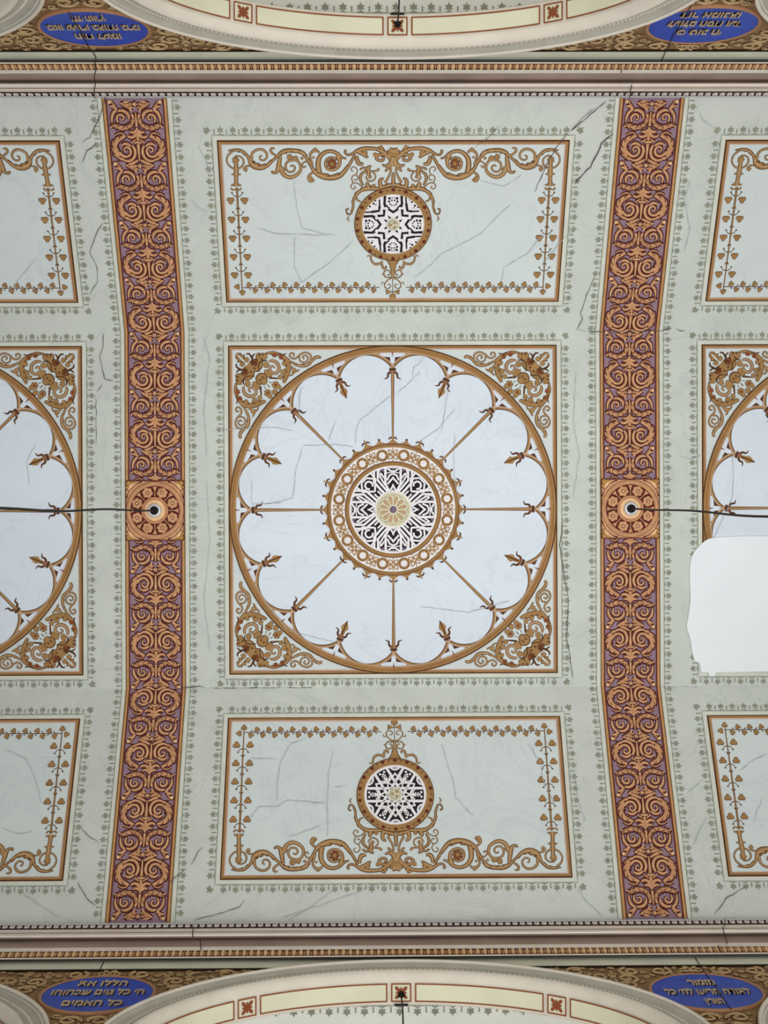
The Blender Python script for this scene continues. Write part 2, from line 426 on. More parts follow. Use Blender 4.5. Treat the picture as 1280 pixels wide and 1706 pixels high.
# ------------------------------------------------------------------ arches of the arcade
def wframe(side, x, z, p=0.0):
    y = side * (YW - p) + Y0
    if side < 0: mm = Matrix((Vector((-1, 0, 0)), Vector((0, 0, 1)), Vector((0, 1, 0)))).transposed().to_4x4()
    else: mm = Matrix((Vector((1, 0, 0)), Vector((0, 0, 1)), Vector((0, -1, 0)))).transposed().to_4x4()
    mm.translation = (x, y, z); return mm
def ell_strip(prof, mats, mis, name, parent, n=72, t0=-.12, t1=PI + .12):
    """prof: list of (inset from outer ellipse, h out of wall) swept round the arch; local x, y, z"""
    v = []; f = []; mi = []; K = len(prof)
    for i in range(n + 1):
        t = t0 + (t1 - t0) * i / n
        for d, h in prof:
            a, b = A_OUT - d, B_OUT - d
            v.append((a * math.cos(t), b * math.sin(t), h))
    for i in range(n):
        for k in range(K - 1):
            f.append((i * K + k, (i + 1) * K + k, (i + 1) * K + k + 1, i * K + k + 1)); mi.append(mis[k] if mis else 0)
    return mesh(name, v, f, mats, mi, parent, True)
def soffit_art(t, half, z, mt):
    pass
def make_arch():
    root = empty('arch', Matrix.Identity(4))
    ell_strip([(0, .0), (0, .075), (.012, .085), (.03, .07), (.034, .05), (.05, .055), (.056, .045)], ['archgrey', 'archcream'], [1, 1, 1, 0, 1, 0], 'outer_moulding', root)
    ell_strip([(.056, .045), (.066, .036), (.168, .036), (.174, .042)], ['archgrey'], None, 'archivolt_face', root)
    ell_strip([(.174, .042), (.184, .056), (.20, .058), (.222, .046), (.238, .03), (.246, .0), (.25, -.01)], ['archcream'], None, 'inner_moulding', root)
    ell_strip([(.25, -.01), (.25, -SOFF + .014), (.24, -SOFF), (.06, -SOFF)], ['archcream', 'aisle'], [0, 0, 1], 'soffit', root)
    # beaded line on the archivolt
    v = []; f = []
    for i in range(150):
        t = PI * (i + .5) / 150; a, b = A_OUT - .117, B_OUT - .117; c = (a * math.cos(t), b * math.sin(t)); bb = len(v)
        v.append((c[0], c[1], .046))
        for k in range(6): v.append((c[0] + .012 * math.cos(k * PI / 3), c[1] + .012 * math.sin(k * PI / 3), .0365))
        for k in range(6): f.append((bb, bb + 1 + k, bb + 1 + (k + 1) % 6))
    mesh('beaded_border', v, f, ['archcream'], None, root, True)
    # panels along the soffit, with a red-brown outline, and square leaf ornaments between them
    a, b = A_OUT - .251, B_OUT - .251
    L = [0]; N = 400
    for i in range(N):
        p, q = (a * math.cos(PI * i / N), b * math.sin(PI * i / N)), (a * math.cos(PI * (i + 1) / N), b * math.sin(PI * (i + 1) / N))
        L.append(L[-1] + math.hypot(p[0] - q[0], p[1] - q[1]))
    def at(s, w, lift):
        s = max(0, min(L[-1] - 1e-6, s)); i = max(k for k in range(N) if L[k] <= s) if False else next(k for k in range(N) if L[k + 1] > s)
        t = PI * (i + (s - L[i]) / (L[i + 1] - L[i])) / N
        n = Vector((-math.cos(t) / a, -math.sin(t) / b)).normalized() * lift
        return (a * math.cos(t) + n.x, b * math.sin(t) + n.y, w)
    tot = L[-1]; w0, w1 = -.034, -SOFF + .030
    def patch(s0, s1, wa, wb, lift, mt, nm, par, n=14):
        v = [at(s0 + (s1 - s0) * i / n, w, lift) for i in range(n + 1) for w in (wa, wb)]
        return mesh(nm, v, [(2 * i, 2 * i + 1, 2 * i + 3, 2 * i + 2) for i in range(n)], [mt], None, par)
    def framed(s0, s1, nm):
        o = patch(s0, s1, w0, w1, .006, 'soffit', nm, root)
        e = .011
        v = []; f = []
        for (a0, a1, c0_, c1_) in ((s0, s1, w0, w0 - e), (s0, s1, w1 + e, w1), (s0, s0 + e, w0, w1), (s1 - e, s1, w0, w1)):
            bb = len(v); n = 14
            v += [at(a0 + (a1 - a0) * i / n, w, .010) for i in range(n + 1) for w in (c0_, c1_)]
            f += [(bb + 2 * i, bb + 2 * i + 1, bb + 2 * i + 3, bb + 2 * i + 2) for i in range(n)]
        mesh('painted_outline', v, f, ['red'], None, o)
        return o
    half = tot / 2; sq = .082; gap = .03
    stops = [half - 2.0, half - 1.0 - .30, half, half + 1.0 + .30, half + 2.0]
    stops = [half - 2.55, half - 1.28, half, half + 1.28, half + 2.55]
    for c in stops:
        o = framed(c - sq, c + sq, 'square_ornament')
        v = []; f = []; mi = []
        wc = (w0 + w1) / 2
        for k in range(8):
            an = PI / 4 * k + PI / 8 * 0; r = .052 if k % 2 else .034
            bb = len(v)
            for q in range(9):
                t = 2 * PI * q / 9; rx, ry = r * .52 * math.cos(t), r * .27 * math.sin(t)
                v.append(at(c + (r * .8 + rx) * math.cos(an) - ry * math.sin(an), wc + (r * .8 + rx) * math.sin(an) + ry * math.cos(an), .014))
            f.append(tuple(range(bb, bb + 9)))
        bb = len(v); v += [at(c + .018 * math.cos(2 * PI * q / 9), wc + .018 * math.sin(2 * PI * q / 9), .018) for q in range(9)]; f.append(tuple(range(bb, bb + 9)))
        mesh('leaf_cross', v, f, ['red'], None, o)
    ends = [0.05] + [x for c in stops for x in (c - sq - gap, c + sq + gap)] + [tot - .05]
    for i in range(0, len(ends), 2):
        if ends[i + 1] > ends[i] + .1: framed(ends[i], ends[i + 1], 'soffit_panel')
    return root
arch0 = make_arch(); first = True
ORD = {(-1, -1): 'grey and cream arcade arch at top left, cut off by the frame',
       (-1, 0): 'wide grey and cream arcade arch in the middle of the top edge',
       (-1, 1): 'grey and cream arcade arch at top right, cut off by the frame',
       (1, -1): 'grey and cream arcade arch at bottom left, cut off by the frame',
       (1, 0): 'wide grey and cream arcade arch in the middle of the bottom edge',
       (1, 1): 'grey and cream arcade arch at bottom right, cut off by the frame'}
for side in (-1, 1):
    for bay in (-1, 0, 1):
        mw = wframe(side, X0 + bay * BAY, Z_SPR)
        if first: o = arch0; o.matrix_world = mw; first = False
        else: o = dup(arch0, mw)
        tag(o, ORD[(side, bay)], 'arch', 'arches of the arcade along both walls')
# stencilled leaf border on the aisle ceilings
def leaf5(a, cx, cy, r, ang, mt, h):
    """five-pointed ivy leaf pointing along ang (radians)"""
    P = []
    for k, q in enumerate((1.0, .52, .86, .5, .78, .42, .32, .42, .78, .5, .86, .52)):
        t = ang + 2 * PI * k / 12; P.append((cx + r * q * math.cos(t), cy + r * q * math.sin(t)))
    a.rawpoly(P, mt, h)
def leafrow(a, p0, p1, out, h=.003, r=.041, step=.1166, corner=0, line=True):
    """stencil row: leaves pointing along 'out', ticks between, scalloped base line"""
    dx, dy = p1[0] - p0[0], p1[1] - p0[1]; L = math.hypot(dx, dy); n = max(1, round(L / step)); st = L / n
    ux, uy = dx / L, dy / L; ox, oy = out; ang = math.atan2(oy, ox)
    def pt(t, o): return (p0[0] + ux * t + ox * o, p0[1] + uy * t + oy * o)
    if line: a.stroke([pt(0, -.046), pt(L, -.046)], .007, 'stline', h, smooth=False)
    for i in range(n):
        c = (i + .5) * st; leaf5(a, *pt(c, .0), r, ang, 'stencil', h)
        a.stroke([pt(c, -.02), pt(c, -.036)], .012, 'stencil', h, smooth=False)
        a.stroke([pt(c - .03, -.044), pt(c, -.034), pt(c + .03, -.044)], .007, 'stencil', h + .0004)
        a.stroke([pt(i * st, -.036), pt(i * st, -.010), pt(i * st, .010)], [.012, .010, .016], 'stencil', h, smooth=False)
for side, nm, kk in ((-1, 'north', 3), (1, 'south', 4)):
    a = Art(); leafrow(a, (-8, 0), (8, 0), (0, 1) , r=.045, step=.15)
    ymid = side * (YW + SOFF + .24) + Y0
    mm = Matrix.Rotation(PI, 4, 'X') if side < 0 else Matrix.Rotation(PI, 4, 'X') @ Matrix.Rotation(PI, 4, 'Z')
    mm = mm.copy(); mm.translation = (X0, ymid, Z_AIS)
    o = a.build('trim_%d' % kk); o.matrix_world = mm; o['kind'] = 'structure'

# ------------------------------------------------------------------ spandrels and blue plaques
def text_mesh(lines, size):
    # every line is scaled to its measured width
    """letters as raised mesh; lines: (string in visual order, y)"""
    v = []; f = []
    dg = None
    for txt, y, wid in lines:
        sc = 1.0
        cu = bpy.data.curves.new('letters', 'FONT'); cu.body = txt; cu.align_x = 'CENTER'; cu.size = size * sc; cu.extrude = .008; cu.resolution_u = 2; cu.offset = .002
        o = bpy.data.objects.new('letters', cu); COL.objects.link(o); bpy.context.view_layer.update()
        dg = bpy.context.evaluated_depsgraph_get(); me = bpy.data.meshes.new_from_object(o.evaluated_get(dg)); b = len(v)
        xs = [p.co.x for p in me.vertices]; kx = wid / (max(xs) - min(xs)); mx_ = (max(xs) + min(xs)) / 2
        v += [((p.co.x - mx_) * kx, p.co.y + y, p.co.z + .022) for p in me.vertices]; f += [tuple(i + b for i in p.vertices) for p in me.polygons]
        bpy.data.objects.remove(o); bpy.data.curves.remove(cu); bpy.data.meshes.remove(me)
    return v, f
# lines: text, height on the plaque, width in metres
TXT = {
    (-1, -1): [('הודו לשמו', .16, .36), ('בואו שעריו בתודה ברכו', -.05, .72), ('לה׳ הארץ', -.26, .26)],
    (-1, 1): [('כי טוב ה׳', .14, .35), ('לעולם חסדו ועד', -.06, .57), ('דור אמונתו', -.26, .45)],
    (1, -1): [('הללו את', .24, .39), ('ה׳ כל גוים שבחוהו', .03, .72), ('כל האמים', -.22, .46)],
    (1, 1): [('מזמור', .20, .21), ('לתודה הריעו לה׳ כל', -.02, .66), ('הארץ', -.24, .14)],
}
OV = {(-1, -1): (154.5, 48.7, 178, 56), (-1, 1): (1159, 43, 180, 58), (1, -1): (166, 1656, 184, 62), (1, 1): (1171, 1651.5, 182, 66)}
PL = {(-1, -1): 'blue oval plaque with gilt Hebrew lettering at the top left of the photo',
      (-1, 1): 'blue oval plaque with gilt Hebrew lettering at the top right of the photo',
      (1, -1): 'dark blue oval plaque with Hebrew letters at the bottom left of the photo',
      (1, 1): 'blue oval plaque with Hebrew letters at the bottom right, crossed by a crack'}
SL = {(-1, -1): 'brown scrollwork spandrel around the top left blue plaque', (-1, 1): 'brown scrollwork spandrel around the top right blue plaque',
      (1, -1): 'brown scrollwork spandrel around the bottom left blue plaque', (1, 1): 'brown scrollwork spandrel around the bottom right blue plaque'}
zs_top = CAMZ + 0; Z_SP = hh(84.9, .004)
for side in (-1, 1):
    for bs in (-1, 1):
        # spandrel between two arches, centred over the pier
        px, py, ww, hh_ = OV[(side, bs)]
        cx = X0 + bs * BAY / 2; zc = onwall(side, px, py, .02)[1]
        sp = empty('spandrel', wframe(side, cx, zc)); tag(sp, SL[(side, bs)], 'spandrel', 'painted spandrels between the arches')
        top = Z_SP - zc
        def under(x):                 # arch outline seen from the spandrel centre
            d = abs(abs(x) - BAY / 2)
            return (Z_SPR - zc + B_OUT * math.sqrt(max(0, 1 - (d / A_OUT) ** 2))) if d < A_OUT else Z_SPR - zc - .3
        a = Art(); n = 90
        for i in range(n):
            xa, xb = -BAY / 2 + BAY * i / n, -BAY / 2 + BAY * (i + 1) / n
            ya, yb = under(xa), under(xb)
            if min(ya, yb) < top - .005: a.rawpoly([(xa, min(ya, top)), (xb, min(yb, top)), (xb, top), (xa, top)], 'spandrel', .002)
        a.build('ground', sp)
        b = Art()
        lim = [x / 100 for x in range(0, 238) if under(x / 100) < top - .07]; xe = max(lim)
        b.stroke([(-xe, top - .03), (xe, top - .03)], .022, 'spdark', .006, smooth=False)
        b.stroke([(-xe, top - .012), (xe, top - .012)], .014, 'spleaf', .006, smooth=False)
        for sg in (-1, 1):
            P = [(sg * x, under(x) + .035) for x in [BAY / 2 - A_OUT + .03 + k * .06 for k in range(0, 40)] if under(x) + .035 < top - .03]
            b.stroke(P, .02, 'spdark', .006, n=2)
        b.build('border_line', sp)
        g = Art(); rnd = random.Random(7)
        OW, OH = ww / FOC * 11.45 / 2, .415
        def free(x, y, r): return (x / (OW + .05 + r)) ** 2 + (y / (OH + .05 + r)) ** 2 > 1 and y + r < top - .04 and y - r > max(under(x - r), under(x + r), under(x)) + .05
        lo = g.mark(); cnt = 0; done = []
        for tr in range(5200):
            x = rnd.uniform(.02, xe); y = rnd.uniform(-.9, top); r = rnd.choice((.085, .062, .045, .034, .026)) if tr > 300 else .09
            if free(x, y, r * .95) and all(math.hypot(x - q[0], y - q[1]) > (r + q[2]) * .92 for q in done):
                done.append((x, y, r)); a0 = rnd.uniform(0, 360); tn = rnd.choice((-1.4, 1.4))
                P = spiral(x, y, r, r * .18, a0, tn)
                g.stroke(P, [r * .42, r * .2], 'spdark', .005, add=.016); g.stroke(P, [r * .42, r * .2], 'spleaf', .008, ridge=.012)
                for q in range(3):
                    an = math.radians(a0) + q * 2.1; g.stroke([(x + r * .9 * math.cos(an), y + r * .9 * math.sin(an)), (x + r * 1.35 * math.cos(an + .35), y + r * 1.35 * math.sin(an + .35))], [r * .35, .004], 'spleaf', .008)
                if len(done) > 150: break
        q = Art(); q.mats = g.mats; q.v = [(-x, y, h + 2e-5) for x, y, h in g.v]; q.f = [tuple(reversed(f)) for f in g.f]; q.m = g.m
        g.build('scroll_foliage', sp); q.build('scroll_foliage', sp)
        # plaque
        pq = empty('plaque', wframe(side, cx, zc, .0)); tag(pq, PL[(side, bs)], 'plaque', 'blue plaques over the piers')
        v = []; f = []; n = 64
        prof = [(1.0, .004), (.99, .022), (.95, .02), (.5, .018), (.0001, .018)]
        for q, (k, h) in enumerate(prof): v += [(OW * k * math.cos(2 * PI * i / n), OH * k * math.sin(2 * PI * i / n), h) for i in range(n)]
        for q in range(len(prof) - 1): f += [(q * n + i, q * n + (i + 1) % n, (q + 1) * n + (i + 1) % n, (q + 1) * n + i) for i in range(n)]
        mesh('enamel_face', v, f, ['blue'], None, pq, True)
        v = []; f = []; prof = [(1.05, .004), (1.045, .026), (1.02, .03), (.985, .024), (.98, .02)]
        for q, (k, h) in enumerate(prof):
            for i in range(n):
                e = (k - 1) * OH; v.append(((OW + e) * math.cos(2 * PI * i / n), (OH + e) * math.sin(2 * PI * i / n), h))
        for q in range(len(prof) - 1): f += [(q * n + i, q * n + (i + 1) % n, (q + 1) * n + (i + 1) % n, (q + 1) * n + i) for i in range(n)]
        mesh('rim', v, f, ['rim'], None, pq, True)
        for t, y, k in TXT[(side, bs)]:
            v, f = text_mesh([(t[::-1], y - .05, k)], .165); n0 = len(v)
            v2 = [(x + .010, y_ - .010, z - .008) for x, y_, z in v] + v  # offset dark copy behind the letters draws their shadow
            mesh('text_line', v2, f + [tuple(i + n0 for i in q) for q in f], ['black', 'letter'], [0] * len(f) + [1] * len(f), pq)

# ------------------------------------------------------------------ painted panels of the ceiling
def rect_frame(hw, hv):
    """moulded frame, outer half sizes hw x hv: dark line, ochre, pink"""
    a = Art()
    def rr(d0, d1, mt, h0, h1):
        o = [(-hw + d0, -hv + d0), (hw - d0, -hv + d0), (hw - d0, hv - d0), (-hw + d0, hv - d0)]
        i = [(-hw + d1, -hv + d1), (hw - d1, -hv + d1), (hw - d1, hv - d1), (-hw + d1, hv - d1)]
        b = len(a.v); a.v += [(x, y, h0) for x, y in o] + [(x, y, h1) for x, y in i]
        for k in range(4): a.face([b + k, b + (k + 1) % 4, b + 4 + (k + 1) % 4, b + 4 + k], mt)
    rr(0, .014, 'dark', .002, .012); rr(.014, .029, 'ochre', .012, .012); rr(.029, .033, 'red', .012, .010); rr(.033, .047, 'pink', .010, .003)
    return a
def rect_stencil(hw, hv):
    a = Art(); e = .09
    leafrow(a, (-hw - .02, hv + e), (hw + .02, hv + e), (0, 1)); leafrow(a, (-hw - .02, -hv - e), (hw + .02, -hv - e), (0, -1))
    leafrow(a, (-hw - e, -hv - .02), (-hw - e, hv + .02), (-1, 0)); leafrow(a, (hw + e, -hv - .02), (hw + e, hv + .02), (1, 0))
    for sx in (-1, 1):
        for sy in (-1, 1):
            leaf5(a, sx * (hw + e - .005), sy * (hv + e - .005), .048, math.atan2(sy, sx), 'stencil', .0035)
            a.stroke([(sx * (hw + .045), sy * (hv - .05)), (sx * (hw + .045), sy * (hv + .045)), (sx * (hw - .05), sy * (hv + .045))], .006, 'stline', .003, smooth=False)
    return a
def cream_strip(a, hw, hv, d0, d1, h=.002):
    o = [(-hw - d1, -hv - d1), (hw + d1, -hv - d1), (hw + d1, hv + d1), (-hw - d1, hv + d1)]
    i = [(-hw - d0, -hv - d0), (hw + d0, -hv - d0), (hw + d0, hv + d0), (-hw - d0, hv + d0)]
    b = len(a.v); a.v += [(x, y, h) for x, y in o + i]
    for k in range(4): a.face([b + k, b + (k + 1) % 4, b + 4 + (k + 1) % 4, b + 4 + k], 'cream')
# measured frame of the side panels
tl = sheet(362.3, 235); bl = sheet(377.9, 505.7); tr_ = sheet(952.5, 234)
tb = sheet(658, 1466); tt = sheet(658, 1196)
P_HW = (tr_[0] - tl[0]) / 2 * .5 + (-bl[0]) * .5
P_S0 = -(abs((tl[1] + bl[1]) / 2) + (tb[1] + tt[1]) / 2) / 2
P_HV = ((bl[1] - tl[1]) / 2 + (tb[1] - tt[1]) / 2) / 2
print('SIDE PANEL', tl, bl, tr_, tt, tb, P_HW, P_HV, P_S0)
s_tr = (tl[1] + bl[1]) / 2          # centre used for tracing the top panel
def trefoil(a, x, y, r, ang, h=.004):
    for q, mt, hz in ((.60, 'dark', h), (.47, 'ochre', h + .002)):
        for t in (ang, ang + 2.0, ang - 2.0): a.disc((x + r * .5 * math.cos(t), y + r * .5 * math.sin(t)), r * q, mt, hz, 10, raw=True)
    a.stroke([(x, y), (x - r * .7 * math.cos(ang), y - r * .7 * math.sin(ang))], r * .25, 'dark', h, smooth=False)
def make_side_panel():
    root = empty('painted_panel', Matrix.Identity(4))
    f = Art(); f.rawpoly([(-P_HW + .04, -P_HV + .04), (P_HW - .04, -P_HV + .04), (P_HW - .04, P_HV - .04), (-P_HW + .04, P_HV - .04)], 'field', .002); f.build('field', root)
    rect_frame(P_HW, P_HV).build('moulded_frame', root)
    st = rect_stencil(P_HW, P_HV); cream_strip(st, P_HW, P_HV, 0, .038); st.build('stencil_border', root)
    # ---- vine
    a = Art(); vy = sheet(655, 480.2); yl = -(vy[1] - s_tr); xl = P_HW - .165
    lo = a.mark()
    a.stroke([(-xl + .0, yl), (-.13, yl)], .008, 'dark', .004, smooth=False)
    n = 22; st_ = (xl - .2) / n
    for i in range(n):
        x = -xl + .07 + i * st_; up = 1 if i % 2 == 0 else -1
        trefoil(a, x, yl + up * .03, .028, PI / 2 * up + .25 * up)
        a.stroke([(x, yl), (x + .012, yl - up * .022)], [.004, .013], 'dark', .004, smooth=False)
    top = -(sheet(393, 245)[1] - s_tr)
    y1 = top - .42
    a.stroke([(-xl, yl - .03), (-xl, y1)], [.010, .020], 'dark', .004, smooth=False)
    a.stroke([(-xl, yl - .03), (-xl, y1)], [.004, .010], 'ochre', .006, smooth=False)
    trefoil(a, -xl - .045, yl + .01, .03, PI); trefoil(a, -xl, yl - .05, .03, -PI / 2)
    m_ = 5; per = (y1 - yl - .05) / m_
    for i in range(m_):
        y = yl + .08 + per * (i + .1)
        for sg in (-1, 1):
            trefoil(a, -xl + sg * .066, y + .035, .036, -PI / 2)
            a.stroke([(-xl, y + .07), (-xl + sg * .03, y + .08), (-xl + sg * .045, y + .10), (-xl + sg * .052, y + .115)], [.010, .007, .022], 'dark', .004)
            a.stroke([(-xl, y + .155), (-xl + sg * .02, y + .135)], [.02, .004], 'dark', .004, smooth=False)
    # candelabrum stem at the head of the vine
    a.T = zoomT(330, 210, 7.529, s_tr); a.k = 1 / 7.529 / (SC * 1.08)
    off = -xl - a.T(480, 600)[0]
    T0 = a.T; a.T = lambda x, y: (T0(x, y)[0] + off, T0(x, y)[1])
    a.tri([(480, 440), (480, 520), (482, 600), (480, 680), (482, 770)], [30, 40, 44, 34, 46], edge=8)
    for sg in (-1, 1):
        a.tri([(480, 570), (480 + sg * 25, 615), (480 + sg * 60, 618)], [26, 18, 6], edge=6, hi=None)
        a.tri([(480, 700), (480 + sg * 25, 745), (480 + sg * 66, 757)], [26, 18, 6], edge=6, hi=None)
        a.tri([(480, 800), (480 + sg * 45, 815), (480 + sg * 62, 785)], [12, 10, 20], edge=4, hi=None)
    a.blob((475, 440), 40)
    a.T = lambda x, y: (x, y)
    a.mirror(lambda x, y: (-x, y), lo)
    a.build('vine_border', root)
    # ---- acanthus scrolls
    a = Art(); lo = a.mark()
    a.T = zoomT(330, 210, 7.529, s_tr); a.k = 1 / 7.529 / (SC * 1.08)
    E = 9
    a.tri([(430, 335), (378, 380), (362, 450), (395, 512), (460, 548), (532, 535), (572, 480), (562, 420), (510, 388), (458, 395)], [16, 14, 12, 12, 14, 14, 12, 10, 8], edge=6)
    a.tri([(380, 322), (460, 314), (540, 324), (612, 378), (662, 452)], [5, 24, 30, 26, 30], lobes=4, lside=-1, edge=E)
    a.tri([(640, 440), (700, 500), (790, 528), (870, 502), (940, 440), (1012, 385)], [24, 74, 60, 36, 24, 14], lobes=5, edge=E)
    a.tri([(672, 440), (680, 360), (730, 315), (800, 305), (855, 345), (866, 400), (830, 440), (785, 432), (778, 396), (806, 382)], [30, 22, 22, 22, 20, 16, 14, 12, 10, 8], edge=6)
    a.tri([(650, 512), (604, 518), (580, 552), (612, 584)], [12, 16, 18, 12], edge=6); a.blob((604, 556), 20)
    a.tri([(1012, 388), (960, 372), (915, 330), (925, 292), (965, 292)], [14, 18, 22, 18, 8], edge=6)
    a.tri([(1000, 390), (1050, 345), (1120, 322), (1200, 318), (1280, 328), (1340, 360)], [20, 40, 44, 34, 30, 28], lobes=5, lside=-1, edge=E)
    a.tri([(1035, 390), (1020, 470), (1010, 540), (985, 590), (940, 596), (930, 570)], [24, 40, 44, 26, 18, 10], edge=E)
    a.tri([(1035, 520), (1070, 610), (1140, 652), (1210, 640), (1275, 590), (1290, 520), (1250, 450), (1180, 440), (1115, 470), (1100, 535), (1135, 585), (1195, 580), (1218, 535), (1190, 505), (1160, 520)], [44, 44, 40, 34, 28, 24, 20, 20, 18, 18, 16, 14, 14, 12, 10], edge=6)
    a.blob((1150, 400), 34); a.blob((1222, 420), 34); a.blob((1050, 560), 36)
    a.T = zoomT(480, 220, 7.111, s_tr); a.k = 1 / 7.111 / (SC * 1.08)
    a.tri([(60, 238), (120, 240), (180, 268), (230, 330), (280, 420), (330, 490), (410, 532), (510, 550), (610, 526), (690, 450), (745, 365), (800, 282)], [26, 30, 30, 26, 28, 40, 58, 54, 50, 30, 22, 16], lobes=8, lside=1, edge=E)
    a.tri([(690, 222), (676, 248), (706, 282), (765, 268), (830, 228), (910, 206), (1000, 206), (1075, 214)], [12, 16, 14, 20, 30, 34, 30, 26], edge=E)
    a.tri([(830, 240), (880, 262), (930, 300), (946, 318)], [40, 40, 26, 10], lobes=3, edge=E); a.blob((905, 255), 34)
    a.tri([(815, 290), (822, 350), (850, 388), (896, 384)], [18, 34, 34, 12], edge=E)
    a.tri([(375, 500), (358, 420), (366, 330), (420, 262), (500, 236), (580, 262), (640, 310), (692, 326)], [44, 46, 40, 32, 28, 28, 16, 8], edge=E)
    a.tri([(588, 282), (612, 350), (598, 420), (530, 458), (462, 440), (444, 382), (468, 330), (528, 314), (578, 345)], [50, 34, 26, 24, 22, 20, 20, 18, 12], edge=7)
    a.blob((522, 385), 52, mt='red', k=7); a.blob((522, 385), 26, mt='ochre', h=.008, k=5)
    a.tri([(290, 400), (268, 330), (262, 280), (300, 236), (350, 236), (372, 262)], [20, 16, 16, 24, 20, 10], edge=7); a.blob((322, 222), 24); a.blob((302, 312), 15)
    a.tri([(300, 440), (255, 384), (205, 362), (168, 400), (190, 432), (214, 408)], [14, 12, 10, 10, 9, 8], edge=5); a.blob((166, 322), 18)
    a.tri([(330, 486), (280, 498), (246, 545), (268, 592), (314, 576)], [12, 16, 24, 26, 12], edge=7); a.blob((275, 560), 20)
    a.T = zoomT(555, 240, 12.8, s_tr); a.k = 1 / 12.8 / (SC * 1.08); E2 = 15
    a.tri([(940, 130), (1040, 165), (1130, 225), (1215, 320)], [50, 80, 60, 34], lobes=4, edge=E2); a.blob((1020, 115), 60)
    a.tri([(1215, 350), (1130, 262), (1050, 240), (960, 262), (925, 320), (990, 372), (1070, 360), (1080, 305), (1030, 290)], [30, 36, 40, 46, 44, 38, 34, 28, 20], edge=E2)
    a.blob((900, 245), 44)
    a.tri([(1280, 190), (1240, 140), (1200, 130)], [110, 70, 30], edge=E2); a.blob((1250, 210), 95, k=7)
    a.tri([(1280, 300), (1258, 400), (1266, 500)], [90, 100, 70], edge=E2)
    a.tri([(1250, 400), (1190, 462), (1110, 486), (1052, 450)], [60, 50, 34, 16], edge=E2)
    a.tri([(1235, 470), (1170, 540), (1112, 605)], [60, 44, 16], edge=E2)
    a.tri([(1245, 540), (1200, 690), (1110, 850)], [30, 28, 44], edge=10)
    a.poly([(1240, 870), (1248, 660), (1284, 600), (1284, 870)], 'dark', .004); a.poly([(1254, 860), (1260, 672), (1284, 640), (1284, 860)], 'ochre', .006)
    a.tri([(1280, 880), (1170, 905), (1080, 930), (980, 965), (860, 968), (740, 965), (610, 1000), (530, 1060), (462, 1150), (430, 1260), (426, 1380), (380, 1500), (312, 1512), (285, 1420), (340, 1400)], [40, 70, 66, 60, 66, 76, 60, 56, 46, 34, 28, 20, 16, 14, 10], lobes=9, lside=-1, edge=E2)
    a.tri([(340, 1560), (310, 1610), (345, 1660)], [10, 18, 8], edge=8)
    a.tri([(1030, 940), (1000, 860), (1020, 780), (1085, 748)], [70, 60, 50, 20], edge=E2)
    a.tri([(760, 950), (735, 870), (750, 830)], [90, 60, 20], edge=E2); a.blob((870, 910), 40)
    a.tri([(650, 900), (592, 800), (588, 700), (640, 630), (720, 590)], [18, 36, 40, 34, 30], edge=E2)
    a.tri([(740, 700), (765, 620), (750, 520), (820, 488)], [50, 66, 50, 16], edge=E2); a.tri([(760, 600), (860, 596), (955, 590)], [22, 18, 24], edge=10); a.tri([(740, 560), (650, 524), (572, 572)], [36, 30, 16], edge=E2); a.blob((965, 565), 30)
    a.tri([(850, 620), (902, 680), (896, 760), (820, 812), (740, 790), (700, 710)], [20, 20, 20, 22, 24, 30], edge=8); a.blob((790, 720), 36)
    a.tri([(640, 950), (550, 872), (460, 846), (390, 890), (392, 950), (440, 980), (484, 944), (450, 912)], [22, 16, 14, 14, 12, 12, 10, 8], edge=7)
    a.tri([(440, 850), (398, 760), (430, 694), (495, 682), (532, 735), (500, 790), (450, 770)], [14, 14, 12, 12, 12, 10, 8], edge=7)
    a.tri([(490, 672), (522, 590), (482, 520), (420, 510), (386, 560), (430, 602)], [12, 12, 12, 12, 10, 8], edge=7)
    a.tri([(500, 1120), (520, 1210), (600, 1250)], [16, 26, 10], edge=10)
    def both(a, name):
        q = Art(); q.mats = a.mats; q.v = [(-x, y, h + 2e-5) for x, y, h in a.v]; q.f = [tuple(reversed(f)) for f in a.f]; q.m = a.m
        a.build(name, root); q.build(name, root)
    both(a, 'acanthus_foliage'); a = Art()
    # foot below the ring
    a.T = zoomT(590, 420, 9.846, s_tr); a.k = 1 / 9.846 / (SC * 1.08)
    a.tri([(215, 90), (245, 72), (300, 90)], [6, 12, 14], edge=6)
    a.tri([(270, 80), (290, 160), (340, 208), (410, 206), (470, 178)], [14, 22, 28, 26, 20], edge=9)
    a.tri([(455, 160), (462, 240), (492, 284), (530, 262), (512, 240)], [24, 26, 26, 18, 10], edge=9)
    a.poly([(520, 130), (636, 130), (636, 330), (600, 320), (580, 230)], 'dark', .004); a.poly([(545, 140), (636, 140), (636, 315), (610, 310), (592, 230)], 'ochre', .006)
    a.tri([(636, 320), (632, 440)], [50, 18], edge=8)
    a.tri([(615, 424), (530, 428), (490, 380), (504, 325), (555, 310), (592, 345), (580, 390), (545, 385)], [14, 14, 14, 14, 12, 12, 10, 8], edge=6)
    a.poly([(450, 375), (490, 360), (490, 390)], 'dark', .004)
    a.tri([(625, 440), (560, 468), (508, 530), (505, 585), (550, 612), (598, 585), (592, 545), (555, 545)], [12, 12, 12, 12, 10, 10, 8, 8], edge=5)
    a.tri([(505, 520), (462, 510), (452, 550)], [8, 8, 6], edge=4)
    a.stroke([(635, 430), (635, 745)], 10, 'dark', .004, smooth=False)
    a.poly([(530, 632), (630, 664), (540, 702)], 'ochre', .006); a.poly([(520, 622), (640, 664), (530, 712)], 'dark', .004)
    a.blob((632, 748), 48)
    a.T = lambda x, y: (x, y)
